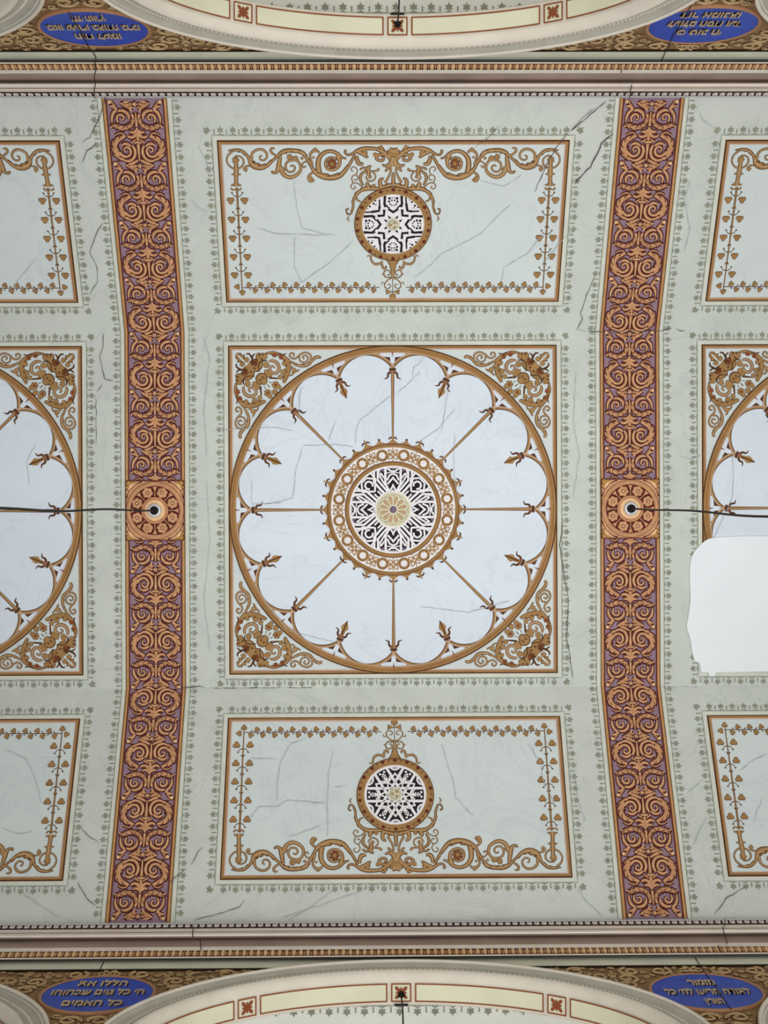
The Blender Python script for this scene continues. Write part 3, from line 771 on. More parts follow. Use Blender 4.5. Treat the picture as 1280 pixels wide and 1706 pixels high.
    a.mirror(lambda x, y: (-x, y), (0, 0)); a.build('pendant_scroll', root)
    return root
side0 = make_side_panel()
LABT = {-1: 'painted panel with vine edge at upper left, cut off by the frame', 0: 'long painted panel with acanthus scrolls above the central square', 1: 'painted panel with vine edge at upper right, cut off by the frame'}
LABB = {-1: 'painted panel with vine edge at lower left, cut off by the frame', 0: 'long painted panel with acanthus scrolls below the central square', 1: 'painted panel with vine edge at lower right, cut off by the frame'}
side0.matrix_world = frame(P_S0); tag(side0, LABT[0], 'ceiling panel', 'long painted panels on the sloping sides of the ceiling')
for b_ in (-1, 1):
    o = dup(side0, frame(P_S0, b_ * BAY)); o['label'] = LABT[b_]
for b_ in (-1, 0, 1):
    o = dup(side0, frame(-P_S0, b_ * BAY, PI)); o['label'] = LABB[b_]

# ---- square middle panels
C_H = 1.650; R_O, R_I = 1.647, 1.572
def make_square():
    root = empty('painted_panel', Matrix.Identity(4))
    a = Art(); a.rawpoly([(-C_H + .04, -C_H + .04), (C_H - .04, -C_H + .04), (C_H - .04, C_H - .04), (-C_H + .04, C_H - .04)], 'field', .0015)
    a.disc((0, 0), R_O - .02, 'bluefield', .0025, 96, raw=True); a.build('field', root)
    rect_frame(C_H, C_H).build('moulded_frame', root)
    st = rect_stencil(C_H, C_H); cream_strip(st, C_H, C_H, 0, .038); st.build('stencil_border', root)
    a = Art()
    a.ring((0, 0), R_O - .012, R_O, 'dark', .0135, 128); a.ring((0, 0), R_I + .03, R_O - .012, 'ochre', .0132, 128, ridge=.006)
    a.ring((0, 0), R_I + .008, R_I + .034, 'ochre', .014, 128); a.ring((0, 0), R_I, R_I + .008, 'pink', .014, 128); a.ring((0, 0), R_I + .036, R_I + .041, 'red', .0172, 128)
    px = 1 / SC; lo = a.mark()
    # one foil: two ribs meeting at the cusp on the +y axis, white trefoil eye and little darts
    Rc, Rf, rr = 234 * px, 212.1 * px, 51.2 * px
    for sg in (-1, 1):
        mid = PI / 2 + sg * PI / 16 * 1.0; cx, cy = Rf * math.cos(mid), Rf * math.sin(mid)
        cusp = (0, Rc); aa = math.atan2(cusp[1] - cy, cusp[0] - cx); top_ = mid
        P = []; wd = []
        for i in range(13):
            t = aa + (top_ - aa) * i / 12; P.append((cx + rr * math.cos(t), cy + rr * math.sin(t))); wd.append((5.6 - 1.6 * (i / 12)) * px)
        a.stroke(P, wd, 'dark', .004, n=2, off=sg * .004); a.stroke(P, wd, 'ochre', .006, n=2, mul=.82, off=-sg * .001); a.stroke(P, wd, 'pink', .0075, n=2, mul=.3, off=-sg * .009)
        F = P[6:]; G = []
        for q in F[::-1]:
            L = math.hypot(*q); G.append((q[0] * (R_I + .012) / L, q[1] * (R_I + .012) / L))
        a.rawpoly(F + G, 'ochre', .0042)
        q = P[4]; a.rawpoly([(P[2][0] * .8, P[2][1] + .004), (q[0] * .35, q[1] + .022), (P[6][0] * .92, P[6][1])], 'dark', .0052)
    # filler under the ring, leaving a three-lobed eye
    a.rawpoly([(-.008, R_I + .012), (0, R_I - .045), (.008, R_I + .012)], 'red', .0145)
    one = (*lo, *a.mark())
    for k in range(1, 16): a.turn(2 * PI * k / 16, one)
    a.build('foiled_ring', root)
    # capitals: eight with spokes, eight with drop finials
    def capital(a):
        y = Rc; a.stroke([(-.034, y - .004), (.034, y - .004)], .028, 'dark', .008, smooth=False); a.stroke([(-.034, y - .03), (.034, y - .03)], .016, 'red', .009, smooth=False)
        for sg in (-1, 1):
            a.stroke([(sg * .02, y - .03), (sg * .045, y - .05), (sg * .05, y - .085), (sg * .085, y - .10)], [.026, .020, .016, .005], 'dark', .008)
    for k in range(16):
        a = Art(); capital(a); y = Rc
        if k % 2:
            a.rawpoly([(0, y - .20), (-.03, y - .15), (-.038, y - .12), (-.022, y - .10), (-.014, y - .03), (.014, y - .03), (.022, y - .10), (.038, y - .12), (.03, y - .15)], 'ochre', .007)
            a.stroke([(0, y - .2), (0, y - .05)], [.012, .014], 'dark', .009, smooth=False)
        c, q_ = math.cos(2 * PI * k / 16), math.sin(2 * PI * k / 16); a.v = [(x * c - y * q_, x * q_ + y * c, h) for x, y, h in a.v]
        a.build('drop_finial' if k % 2 else 'capital', root)
    for k in range(8):
        a = Art(); t = PI / 2 + k * PI / 4; c, s_ = math.cos(t), math.sin(t)
        r0, r1 = 117 * px, Rc - .02
        a.T = lambda x, y: (x * s_ + y * c, -x * c + y * s_)
        a.stroke([(0, r0), (0, r1)], [.018, .036], 'dark', .004, smooth=False); a.stroke([(0, r0), (0, r1)], [.012, .026], 'ochre', .006, smooth=False, ridge=.004); a.stroke([(-.003, r0), (-.007, r1)], [.003, .006], 'tan', .0105, smooth=False)
        a.T = lambda x, y: (x, y)
        a.build('spoke', root)
    # corner scrollwork, traced in the top left corner (local: x right, y up)
    cs = Art()
    def loc(x, y): return ((x - 654.2) / SC, -(y - 848.0) / SC)
    lo = cs.mark()
    cs.T = lambda x, y: loc(380 + x / 11.636, 570 + y / 11.636); cs.k = 1 / 11.636 / SC
    E = 12
    cs.poly([(145, 195), (250, 188), (275, 228), (335, 228), (322, 300), (345, 345), (400, 400), (300, 300), (200, 205)], 'dark', .004)
    cs.poly([(160, 210), (245, 202), (262, 240), (320, 242), (305, 300), (330, 360), (370, 390), (240, 260)], 'ochre', .006)
    cs.blob((365, 322), 46, mt='ochre')
    cs.tri([(480, 330), (446, 250), (404, 208), (356, 214)], [26, 24, 20, 12], edge=6, mm='dark', hi=None); cs.tri([(482, 330), (478, 262), (526, 204)], [22, 20, 10], edge=6, mm='dark', hi=None)
    cs.tri([(400, 390), (480, 440), (560, 430), (600, 340), (620, 270), (690, 265), (770, 262)], [120, 190, 190, 130, 120, 100, 50], lobes=7, lside=1, edge=E, hi=None)
    cs.disc((520, 492), 20, 'dark', .008); cs.blob((600, 250), 52, mt='ochre'); cs.blob((520, 380), 60, mt='red', h=.0065)
    cs.tri([(600, 560), (596, 480), (610, 400), (660, 350), (760, 345)], [14, 20, 24, 24, 10], edge=6, mm='dark', hi=None)
    cs.tri([(660, 240), (760, 200), (870, 196), (960, 218), (1060, 262), (1136, 345), (1166, 460), (1150, 580), (1105, 690), (1085, 780)], [16, 22, 50, 50, 56, 76, 84, 84, 70, 20], lobes=9, lside=-1, edge=E, hi=None)
    cs.tri([(960, 208), (1050, 230), (1132, 208)], [20, 18, 6], edge=6, hi=None, mm='dark')
    cs.blob((905, 232), 44, mt='red'); cs.blob((1035, 275), 44, mt='red'); cs.blob((1070, 560), 50); cs.blob((1015, 660), 46); cs.blob((1090, 400), 40)
    cs.tri([(790, 352), (865, 345), (940, 378), (985, 450), (978, 540), (920, 590), (855, 572), (818, 515), (830, 462), (880, 452), (905, 490)], [24, 44, 50, 50, 48, 44, 38, 34, 30, 24, 14], edge=8, hi='pink')
    cs.blob((745, 425), 56); cs.blob((690, 425), 26); cs.blob((795, 590), 74, k=6); cs.tri([(740, 520), (730, 580), (775, 640)], [40, 40, 30], edge=8, hi=None)
    cs.tri([(790, 680), (870, 680), (970, 690)], [12, 22, 14], edge=6, mm='dark', hi=None)
    cs.disc((652, 690), 112, 'dark', .0062, 24); cs.disc((656, 694), 96, 'ochre', .0078, 24); cs.disc((672, 660), 17, 'dark', .0085); cs.blob((700, 740), 60, mt='ochre', h=.008)
    cs.stroke([(790, 750), (850, 775)], [8, 14], 'dark', .006); cs.stroke([(760, 810), (815, 860)], [8, 14], 'dark', .006)
    cs.blob((925, 815), 66, k=6); cs.blob((925, 815), 26, mt='red', h=.008); cs.blob((990, 860), 44); cs.blob((905, 955), 50, mt='ochre')
    cs.T = lambda x, y: loc(370 + x / 8.533, 560 + y / 8.533); cs.k = 1 / 8.533 / SC; E = 8
    cs.tri([(885, 275), (950, 330), (1050, 392), (1140, 410), (1225, 392), (1290, 330), (1350, 285), (1410, 300)], [14, 18, 22, 34, 34, 24, 34, 14], lobes=6, edge=E)
    cs.tri([(1262, 352), (1262, 262), (1195, 222), (1115, 248), (1062, 298), (1010, 308), (962, 270), (985, 230), (1026, 242), (1014, 276)], [20, 18, 16, 16, 16, 16, 14, 14, 12, 10], edge=6)
    cs.tri([(1100, 270), (1112, 340), (1180, 362), (1225, 310), (1190, 262), (1148, 285), (1172, 318)], [14, 14, 14, 14, 12, 12, 9], edge=6)
    cs.tri([(955, 390), (1000, 440), (1030, 480)], [8, 22, 40], edge=6); cs.blob((1026, 478), 34); cs.tri([(1040, 490), (1075, 482), (1098, 460)], [20, 14, 8], edge=6, hi=None); cs.tri([(1020, 500), (1000, 535), (965, 552)], [20, 14, 8], edge=6, hi=None)
    cs.T = lambda x, y: (x, y)
    cs.mirror(lambda x, y: (-y, -x), lo)
    # keep it clear of the middle of the ring and copy to the other corners
    quarter = (cs.v[:], cs.f[:], cs.m[:])
    for k in range(4):
        q = Art(); q.mats = cs.mats[:]; c, s_ = round(math.cos(k * PI / 2)), round(math.sin(k * PI / 2))
        q.v = [(x * c - y * s_, x * s_ + y * c, h) for x, y, h in cs.v]; q.f = cs.f; q.m = cs.m
        q.build('corner_foliage', root)
    return root
sq0 = make_square(); sq0.matrix_world = frame(0)
tag(sq0, 'large square painted panel with sixteen-foiled ring in the middle of the ceiling', 'ceiling panel', 'square painted panels along the flat of the ceiling')
o = dup(sq0, frame(0, -BAY)); o['label'] = 'square panel with foiled ring at the left edge, half outside the photo'
o = dup(sq0, frame(0, BAY)); o['label'] = 'square panel with foiled ring at the right edge, partly plastered over in white'

# ------------------------------------------------------------------ pierced rosettes
def slab(a, P, w, mt, h0, h1):
    """raised bar along a polyline of two or more points"""
    for i in range(len(P) - 1):
        (x0, y0), (x1, y1) = P[i], P[i + 1]; L = math.hypot(x1 - x0, y1 - y0); nx, ny = -(y1 - y0) / L * w / 2, (x1 - x0) / L * w / 2
        e = w * .42; ex, ey = (x1 - x0) / L * (e if i < len(P) - 2 else 0), (y1 - y0) / L * (e if i < len(P) - 2 else 0)
        a.wall([(x0 + nx, y0 + ny), (x0 - nx, y0 - ny), (x1 + ex - nx, y1 + ey - ny), (x1 + ex + nx, y1 + ey + ny)], mt, h0, h1 + i * .0003)
def boss(a, r, petals):
    a.disc((0, 0), r, 'boss', .012, 48, raw=True, dome=.012); a.ring((0, 0), r * .9, r, 'bosslt', .018, 48, ridge=.012)
    for k in range(petals):
        t = 2 * PI * (k + .5) / petals; c, s_ = math.cos(t), math.sin(t)
        P = [(.25, -.05), (.5, -.13), (.68, -.15), (.8, -.08), (.83, 0), (.8, .08), (.68, .15), (.5, .13), (.25, .05)]
        Q = [((x * c - y * s_) * r, (x * s_ + y * c) * r) for x, y in P]
        a.stroke(Q, r * .06, 'bosslt', .03, closed=True, ridge=.01)
        a.stroke([(.3 * r * c, .3 * r * s_), (.55 * r * c, .55 * r * s_), (.74 * r * c, .74 * r * s_)], [r * .04, r * .17, r * .14], 'tan', .026, ridge=.01)
    a.ring((0, 0), r * .2, r * .26, 'bosslt', .034, 24, ridge=.008); a.disc((0, 0), r * .2, 'purple', .03, 20, raw=True, dome=.03)
def central():
    root = empty('ceiling_rosette', frame(0)); tag(root, 'large round pierced rosette with cusped gilt rim in the centre of the ceiling', 'rosette')
    px = 1 / SC; a = Art()
    R = 108.7 * px
    a.ring((0, 0), 103.6 * px, R, 'ochre', .012, 128, ridge=.012); a.ring((0, 0), R, R + .006, 'maroon', .012, 128)
    a.ring((0, 0), 79 * px, 104 * px, 'white', .009, 128)
    a.ring((0, 0), 73 * px, 79.4 * px, 'ochre', .014, 128, ridge=.014); a.ring((0, 0), 79 * px, 80.4 * px, 'maroon', .0145, 128)
    lo = a.mark()
    # cusps: finial at 0, ball at 11.25 deg
    def cusp(ang, hgt, fin):
        c, s_ = math.cos(ang), math.sin(ang)
        def q(x, y): return (x * s_ + y * c, -x * c + y * s_)
        half = PI / 32; n = 6; L = []; Rr = []
        for i in range(n + 1):
            t = i / n; x = (1 - t) ** 2.2 * R * math.tan(half) ; y = R + .006 + hgt * t
            L.append(q(-x - .005, y)); Rr.append(q(x + .005, y))
        a.rawpoly(L + Rr[::-1], 'ochre', .008)
        if fin:
            y = R + hgt; a.T = q
            for sg in (-1, 1): a.stroke([(0, y - .004), (sg * .02, y + .006), (sg * .036, y - .004), (sg * .040, y - .018)], [.018, .014, .012, .006], 'dark', .010)
            a.stroke([(0, y - .01), (0, y + .035)], [.02, .012], 'ochre', .010, smooth=False); a.T = lambda x, y: (x, y)
        else:
            p = q(0, R + hgt + .004); a.disc(p, .012, 'dark', .009, 10, raw=True)
    for k in range(16): cusp(PI / 2 + 2 * PI * k / 16, .062, True); cusp(PI / 2 + 2 * PI * (k + .5) / 16, .052, False)
    a.build('cusped_rim', root)
    a = Art(); rm = 91.6 * px
    for k in range(16):
        t = PI / 2 + 2 * PI * (k + .5) / 16; cx, cy = rm * math.cos(t), rm * math.sin(t)
        a.disc((cx, cy), .061, 'ochre', .0105, 24, raw=True); a.ring((cx, cy), .046, .050, 'dark', .0125, 20)
        for q in range(8):
            b = t + q * PI / 4; a.stroke([(cx + .004 * math.cos(b), cy + .004 * math.sin(b)), (cx + .02 * math.cos(b), cy + .02 * math.sin(b)), (cx + .036 * math.cos(b), cy + .036 * math.sin(b))], [.006, .019, .010], 'white', .0135, n=3)
        t = PI / 2 + 2 * PI * k / 16; cx, cy = rm * math.cos(t), rm * math.sin(t)
        for q in range(4):
            b = t + PI / 4 + q * PI / 2; bx, by = math.cos(b), math.sin(b)
            # outlined petals pointing to the corners
            P = [(cx + .01 * bx, cy + .01 * by), (cx + .036 * bx - .016 * by, cy + .036 * by + .016 * bx), (cx + .066 * bx, cy + .066 * by), (cx + .036 * bx + .016 * by, cy + .036 * by - .016 * bx)]
            a.stroke(P, .010, 'ochre', .012, closed=True, n=3)
            b2 = t + q * PI / 2; a.stroke([(cx + .014 * math.cos(b2), cy + .014 * math.sin(b2)), (cx + .07 * math.cos(b2 ), cy + .07 * math.sin(b2))], [.012, .006] if q % 2 == 0 else [.01, .02], 'ochre', .012, smooth=False)
    a.build('flower_gallery', root)
    # tracery: white bars over a dark recess (unit = zoom pixel of the study)
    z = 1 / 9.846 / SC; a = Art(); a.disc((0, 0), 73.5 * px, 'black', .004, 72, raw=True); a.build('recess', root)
    RO = 719; a = Art()
    def bar(P, w, mt='white'):
        for sg in (1, -1):
            Q = [(x * sg * z, y * z) for x, y in P]; slab(a, Q, w * z, mt, .004, .012)
    lo = a.mark()
    bar([(250, 668), (250, 480), (95, 300)], 34); bar([(312, 640), (312, 452), (150, 265)], 36)
    bar([(125, 700), (125, 420), (60, 300)], 38); bar([(200, 600), (130, 500)], 22); bar([(228, 560), (128, 400)], 26); bar([(200, 690), (240, 600), (190, 560)], 20)
    bar([(0, 0 + 300), (0, 300 + 20)], 20); bar([(55, 300), (0, 395), (0, 420)], 26); bar([(90, 420), (0, 520), (0, 500)], 30)
    bar([(95, 480), (60, 560), (0, 590)], 28); bar([(0, 612), (110, 600)], 16)
    for sg in (-1, 1): pass
    P = [(115 * math.cos(t), 745 + 115 * math.sin(t)) for t in [PI + .38 + (PI - .76) * i / 12 for i in range(13)]]
    slab(a, [(x * z, y * z) for x, y in P], 26 * z, 'white', .004, .0125)
    for q in range(5): a.disc(((-50 + 25 * q) * z, (680 + (8 if q % 2 else -6)) * z), 11 * z, 'white', .011, 8, raw=True)
    for sg in (-1, 1):
        a.rawpoly([(sg * 160 * z, 560 * z), (sg * 215 * z, 630 * z), (sg * 215 * z, 530 * z), (sg * 165 * z, 455 * z)], 'purple', .0075)
        a.rawpoly([(sg * 150 * z, 690 * z), (sg * 225 * z, 680 * z), (sg * 225 * z, 655 * z), (sg * 150 * z, 612 * z)], 'purple', .0075)
    a.rawpoly([(-24 * z, 350 * z), (24 * z, 350 * z), (24 * z, 292 * z), (-24 * z, 292 * z)], 'purple', .0075)
    a.rawpoly([(0, 560 * z), (26 * z, 530 * z), (0, 500 * z), (-26 * z, 530 * z)], 'purple', .0075)
    one = (*lo, *a.mark())
    for k in (1, 2, 3): a.turn(k * PI / 2, one)
    # kites on the diagonals
    lo = a.mark(); c45 = math.cos(PI / 4)
    def d45(x, y): return ((x * c45 + y * c45) * z, (-x * c45 + y * c45) * z)   # x across, y outwards along the diagonal
    for sg in (-1, 1):
        slab(a, [d45(sg * 150, 560), d45(sg * 60, 672)], 30 * z, 'white', .004, .0122); slab(a, [d45(sg * 165, 690), d45(sg * 150, 560), d45(0, 420)], 30 * z, 'white', .004, .012)
        slab(a, [d45(sg * 36, 290), d45(sg * 36, 395)], 26 * z, 'white', .004, .012); slab(a, [d45(sg * 95, 275), d45(sg * 95, 400)], 22 * z, 'white', .004, .012)
    P = [d45(62 * math.cos(t), 560 + 62 * math.sin(t)) for t in [-PI / 3 + (PI * 5 / 3) * i / 12 for i in range(13)]]
    slab(a, P, 30 * z, 'white', .004, .0125); slab(a, [d45(-60, 672), d45(60, 672)], 26 * z, 'white', .004, .012)
    one = (*lo, *a.mark())
    for k in (1, 2, 3): a.turn(k * PI / 2, one)
    a.ring((0, 0), 285 * z, 312 * z, 'white', .013, 64); a.ring((0, 0), 690 * z, 722 * z, 'white', .0126, 64)
    a.build('pierced_tracery', root)
    a = Art(); boss(a, 285 * z, 12); a.build('flower_boss', root, True)
central()
def rosette_top(z):
    a = Art(); RO = 575
    def B(P, w, mt='white', d=0): slab(a, [(x * z, y * z) for x, y in P], w * z, mt, .004, .012 + d)
    # white field with dark pierced shapes
    a.disc((0, 0), RO * z, 'white', .012, 72, raw=True)
    def D(P, w, mt='black'): a.stroke([(x * z, y * z) for x, y in P], w * 1.3 * z, mt, .0135, smooth=False)
    def Pp(P, mt='black'): a.rawpoly([(x * z, y * z) for x, y in P], mt, .0135)
    lo = a.mark()
    Pp([(0, 208), (105, 282), (84, 318), (0, 262), (-84, 318), (-105, 282)])
    for sg in (-1, 1):
        Pp([(sg * 175, 545), (sg * 128, 552), (sg * 140, 395), (sg * 60, 318), (sg * 75, 300), (sg * 185, 385)], 'black')
        Pp([(sg * 175, 410), (sg * 130, 380), (sg * 180, 350)], 'black')
        Pp([(sg * 30, 125), (sg * 95, 175), (sg * 85, 110)])
        for (x, y, r) in ((70, 500, 27), (76, 440, 24), (55, 390, 18), (25, 462, 17), (24, 365, 15), (22, 510, 13)): a.disc((sg * x * z, y * z), r * z, 'black', .0135, 6, raw=True)
    one = (*lo, *a.mark())
    for k in (1, 2, 3): a.turn(k * PI / 2, one)
    lo = a.mark()
    D([(-405, 240), (-262, 262), (-250, 350)], 36); D([(-290, 165), (-172, 172), (-165, 285)], 38)
    D([(-540, 165), (-330, 150)], 26); D([(-165, 540), (-150, 330)], 26)
    D([(-250, 350), (-255, 480)], 22); D([(-405, 240), (-530, 232)], 22)
    for (x, y, r) in ((-360, 400, 24), (-430, 345, 22), (-330, 460, 22), (-400, 430, 10), (-320, 380, 14), (-470, 300, 12)): a.disc((x * z, y * z), r * z, 'black', .0135, 5, raw=True)
    one = (*lo, *a.mark())
    for k in (1, 2, 3): a.turn(k * PI / 2, one)
    return a
def rosette_bottom(z):
    a = Art(); RO = 545
    a.disc((0, 0), RO * z, 'black', .005, 72, raw=True); a.ring((0, 0), 505 * z, 548 * z, 'white', .0126, 72)
    lo = a.mark()
    def S(P, w, d=0): slab(a, [(x * z, y * z) for x, y in P], w * z, 'white', .004, .012 + d)
    S([(-515, 118), (515, 118)], 46)
    P = [(95 * math.cos(t), 560 + 95 * math.sin(t)) for t in [PI + .2 + (PI - .4) * i / 10 for i in range(11)]]
    S(P, 30, .001); a.rawpoly([(x * z * .82, (y - 0) * z) for x, y in P], 'purple', .0075)
    S([(-120, 235), (0, 395), (120, 235)], 26, .0006)
    for sg in (-1, 1): S([(sg * 120, 235), (sg * 175, 290), (sg * 150, 330)], 24, .0006)
    a.rawpoly([(-28 * z, 320 * z), (0, 365 * z), (28 * z, 320 * z), (0, 290 * z)], 'black', .0134)
    one = (*lo, *a.mark())
    for k in range(1, 6): a.turn(k * PI / 3, one)
    lo = a.mark()
    # flower in each square cell (on the +x axis) and the zigzag beside it
    for (x, y, r) in ((430, 0, 20), (460, 42, 22), (460, -42, 22), (400, 26, 16), (400, -26, 16), (380, 0, 14)): a.disc((x * z, y * z), r * z, 'white', .0125, 8, raw=True)
    S([(340, 90), (300, 40), (340, 0), (300, -40), (340, -90)], 22, .0004); S([(150, 60), (260, 0), (150, -60)], 24, .0004)
    one = (*lo, *a.mark())
    for k in range(1, 6): a.turn(k * PI / 3, one)
    return a
def side_rosette(label, mw, kind):
    root = empty('wall_rosette', mw); root.name = 'ceiling_rosette'; tag(root, label, 'rosette', 'small pierced rosettes in the long panels')
    R = .3734; ri = .298; a = Art()
    a.ring((0, 0), R - .008, R, 'dark', .012, 96); a.ring((0, 0), ri + .03, R - .008, 'ochre', .0125, 96, ridge=.008); a.ring((0, 0), ri + .004, ri + .032, 'ochre', .014, 96, ridge=.004); a.ring((0, 0), ri, ri + .005, 'tan', .015, 96)
    rm = (R + ri + .028) / 2 - .004
    for k in range(18):
        t = PI / 2 + 2 * PI * k / 18; c, s_ = math.cos(t), math.sin(t)
        P = []
        for i in range(16):
            b = 2 * PI * i / 16; q = .0215 * (1 if i % 4 == 0 else .62 if i % 2 else .72); rx, ry = q * math.cos(b), q * 1.15 * math.sin(b)
            P.append(((rm + rx) * c - ry * s_, (rm + rx) * s_ + ry * c))
        a.rawpoly(P, 'maroon', .0225)
        t += PI / 18; a.disc((rm * math.cos(t), rm * math.sin(t)), .0075, 'maroon', .0225, 8, raw=True)
    a.build('ornamented_rim', root)
    z = ri / (575 if kind == 'top' else 545)
    t_ = rosette_top(z) if kind == 'top' else rosette_bottom(z)
    t_.build('pierced_tracery', root)
    a = Art(); r = 118 * z; a.disc((0, 0), r, 'boss', .014, 24, raw=True, dome=.014); a.ring((0, 0), r * .85, r, 'bosslt', .016, 24, ridge=.01)
    for k in range(6):
        t = k * PI / 3; a.stroke([(r * .15 * math.cos(t), r * .15 * math.sin(t)), (r * .6 * math.cos(t), r * .6 * math.sin(t))], [r * .1, r * .3], 'ochre' if k % 2 else 'bosslt', .03, ridge=.008, smooth=False)
    a.disc((0, 0), r * .2, 'bosslt', .034, 12, raw=True, dome=.01)
    a.build('boss', root, True)
rt_ = sheet(655, 371.8); rb_ = sheet(659, 1325.5)
RS = 2.915
side_rosette('round pierced rosette with eight-pointed star tracery in the upper panel', frame(-RS), 'top')
side_rosette('round pierced rosette with six-pointed tracery in the lower panel', frame(RS), 'bottom')

# ------------------------------------------------------------------ ornamental bands across the ceiling
PER = .5806
def bent(a, name, u0, s0, sgn, parent, extra=0.0, smooth=False):
    """lay a drawing (local x along nave, y = outward distance from ridge) on the bent ceiling"""
    v = []
    for x, y, h in a.v: v.append(place(u0 + x, sgn * (s0 + y), h + extra))
    f = [t if sgn < 0 else tuple(reversed(t)) for t in a.f]
    return mesh(name, v, f, a.mats, a.m, parent, smooth)
def long_strip(name, u0, x0, x1, h, mt, parent, tilt=0.0, lim=EDGE - .004):
    ss = [-lim, -W, W, lim]; v = []
    for s in ss: v += [place(u0 + x0, s, h), place(u0 + x1, s, h + tilt)]
    return mesh(name, v, [(2 * i, 2 * i + 2, 2 * i + 3, 2 * i + 1) for i in range(3)], [mt], None, parent)
def motif():
    """one repeat of the scroll: y runs outward from the ridge, traced south of the roundel"""
    a = Art(); k = 11.636
    a.T = lambda x, y: ((x - 617) / k / SC, y / k / SC); a.k = 1 / k / SC
    lo = a.mark()
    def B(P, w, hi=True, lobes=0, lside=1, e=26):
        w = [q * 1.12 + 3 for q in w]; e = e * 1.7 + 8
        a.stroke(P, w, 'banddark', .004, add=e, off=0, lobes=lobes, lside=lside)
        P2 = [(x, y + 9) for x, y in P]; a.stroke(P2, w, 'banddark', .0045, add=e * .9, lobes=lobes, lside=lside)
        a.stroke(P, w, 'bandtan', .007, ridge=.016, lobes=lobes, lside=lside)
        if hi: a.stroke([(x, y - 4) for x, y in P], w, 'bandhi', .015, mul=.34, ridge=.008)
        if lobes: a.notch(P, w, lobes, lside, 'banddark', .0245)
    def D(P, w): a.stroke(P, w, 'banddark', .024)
    # large volute
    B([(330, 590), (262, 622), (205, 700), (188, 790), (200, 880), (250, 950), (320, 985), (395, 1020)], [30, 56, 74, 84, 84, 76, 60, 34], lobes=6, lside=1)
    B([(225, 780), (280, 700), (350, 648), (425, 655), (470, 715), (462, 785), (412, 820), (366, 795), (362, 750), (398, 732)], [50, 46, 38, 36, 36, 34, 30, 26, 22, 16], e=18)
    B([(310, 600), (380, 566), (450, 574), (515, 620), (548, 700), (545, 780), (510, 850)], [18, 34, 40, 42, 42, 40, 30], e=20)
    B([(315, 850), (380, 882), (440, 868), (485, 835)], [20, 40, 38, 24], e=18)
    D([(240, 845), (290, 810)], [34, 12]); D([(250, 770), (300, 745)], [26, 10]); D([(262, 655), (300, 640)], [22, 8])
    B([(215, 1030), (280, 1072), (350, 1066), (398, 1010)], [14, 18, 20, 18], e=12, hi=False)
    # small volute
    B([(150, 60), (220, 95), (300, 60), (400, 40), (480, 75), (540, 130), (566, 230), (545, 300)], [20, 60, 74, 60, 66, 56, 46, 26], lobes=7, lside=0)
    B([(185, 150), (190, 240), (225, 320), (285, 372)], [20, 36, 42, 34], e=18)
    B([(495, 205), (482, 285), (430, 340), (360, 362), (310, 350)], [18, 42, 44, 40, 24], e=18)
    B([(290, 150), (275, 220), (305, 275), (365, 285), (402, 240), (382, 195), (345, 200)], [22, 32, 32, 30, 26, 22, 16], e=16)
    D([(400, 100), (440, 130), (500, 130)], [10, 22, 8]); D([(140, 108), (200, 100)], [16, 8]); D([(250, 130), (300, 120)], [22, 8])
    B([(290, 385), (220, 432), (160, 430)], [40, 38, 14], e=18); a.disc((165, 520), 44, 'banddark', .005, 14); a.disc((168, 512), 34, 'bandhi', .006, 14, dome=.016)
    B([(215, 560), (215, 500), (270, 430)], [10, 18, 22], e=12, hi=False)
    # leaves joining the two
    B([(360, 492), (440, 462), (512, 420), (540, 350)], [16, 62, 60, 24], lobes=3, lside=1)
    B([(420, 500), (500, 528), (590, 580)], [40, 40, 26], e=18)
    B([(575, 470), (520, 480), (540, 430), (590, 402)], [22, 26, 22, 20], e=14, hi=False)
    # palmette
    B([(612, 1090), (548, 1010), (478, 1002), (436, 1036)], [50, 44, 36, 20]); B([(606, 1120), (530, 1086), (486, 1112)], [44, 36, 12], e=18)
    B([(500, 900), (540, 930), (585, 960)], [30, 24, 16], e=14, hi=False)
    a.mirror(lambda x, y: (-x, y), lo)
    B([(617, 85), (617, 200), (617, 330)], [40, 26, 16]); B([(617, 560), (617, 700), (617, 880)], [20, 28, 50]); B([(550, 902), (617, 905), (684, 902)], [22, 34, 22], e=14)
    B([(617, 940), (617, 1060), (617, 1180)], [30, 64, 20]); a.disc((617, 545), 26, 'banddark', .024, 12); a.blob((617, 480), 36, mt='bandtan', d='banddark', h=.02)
    return a
mot = motif()
V_START = (905 - 848) / SC
BANDLAB = {-1: 'left mauve and gold ornamental band crossing the ceiling', 1: 'right mauve and gold ornamental band crossing the ceiling'}
def clip_motif(a, s0, lim):
    """keep faces inside the cornice"""
    q = Art(); q.mats = a.mats; q.v = a.v; q.f = []; q.m = []
    for f, mm in zip(a.f, a.m):
        if all(s0 + a.v[i][1] < lim and s0 + a.v[i][1] > .292 for i in f): q.f.append(f); q.m.append(mm)
    used = sorted({i for f in q.f for i in f}); mp = {i: k for k, i in enumerate(used)}
    q.v = [a.v[i] for i in used]; q.f = [tuple(mp[i] for i in f) for f in q.f]
    return q
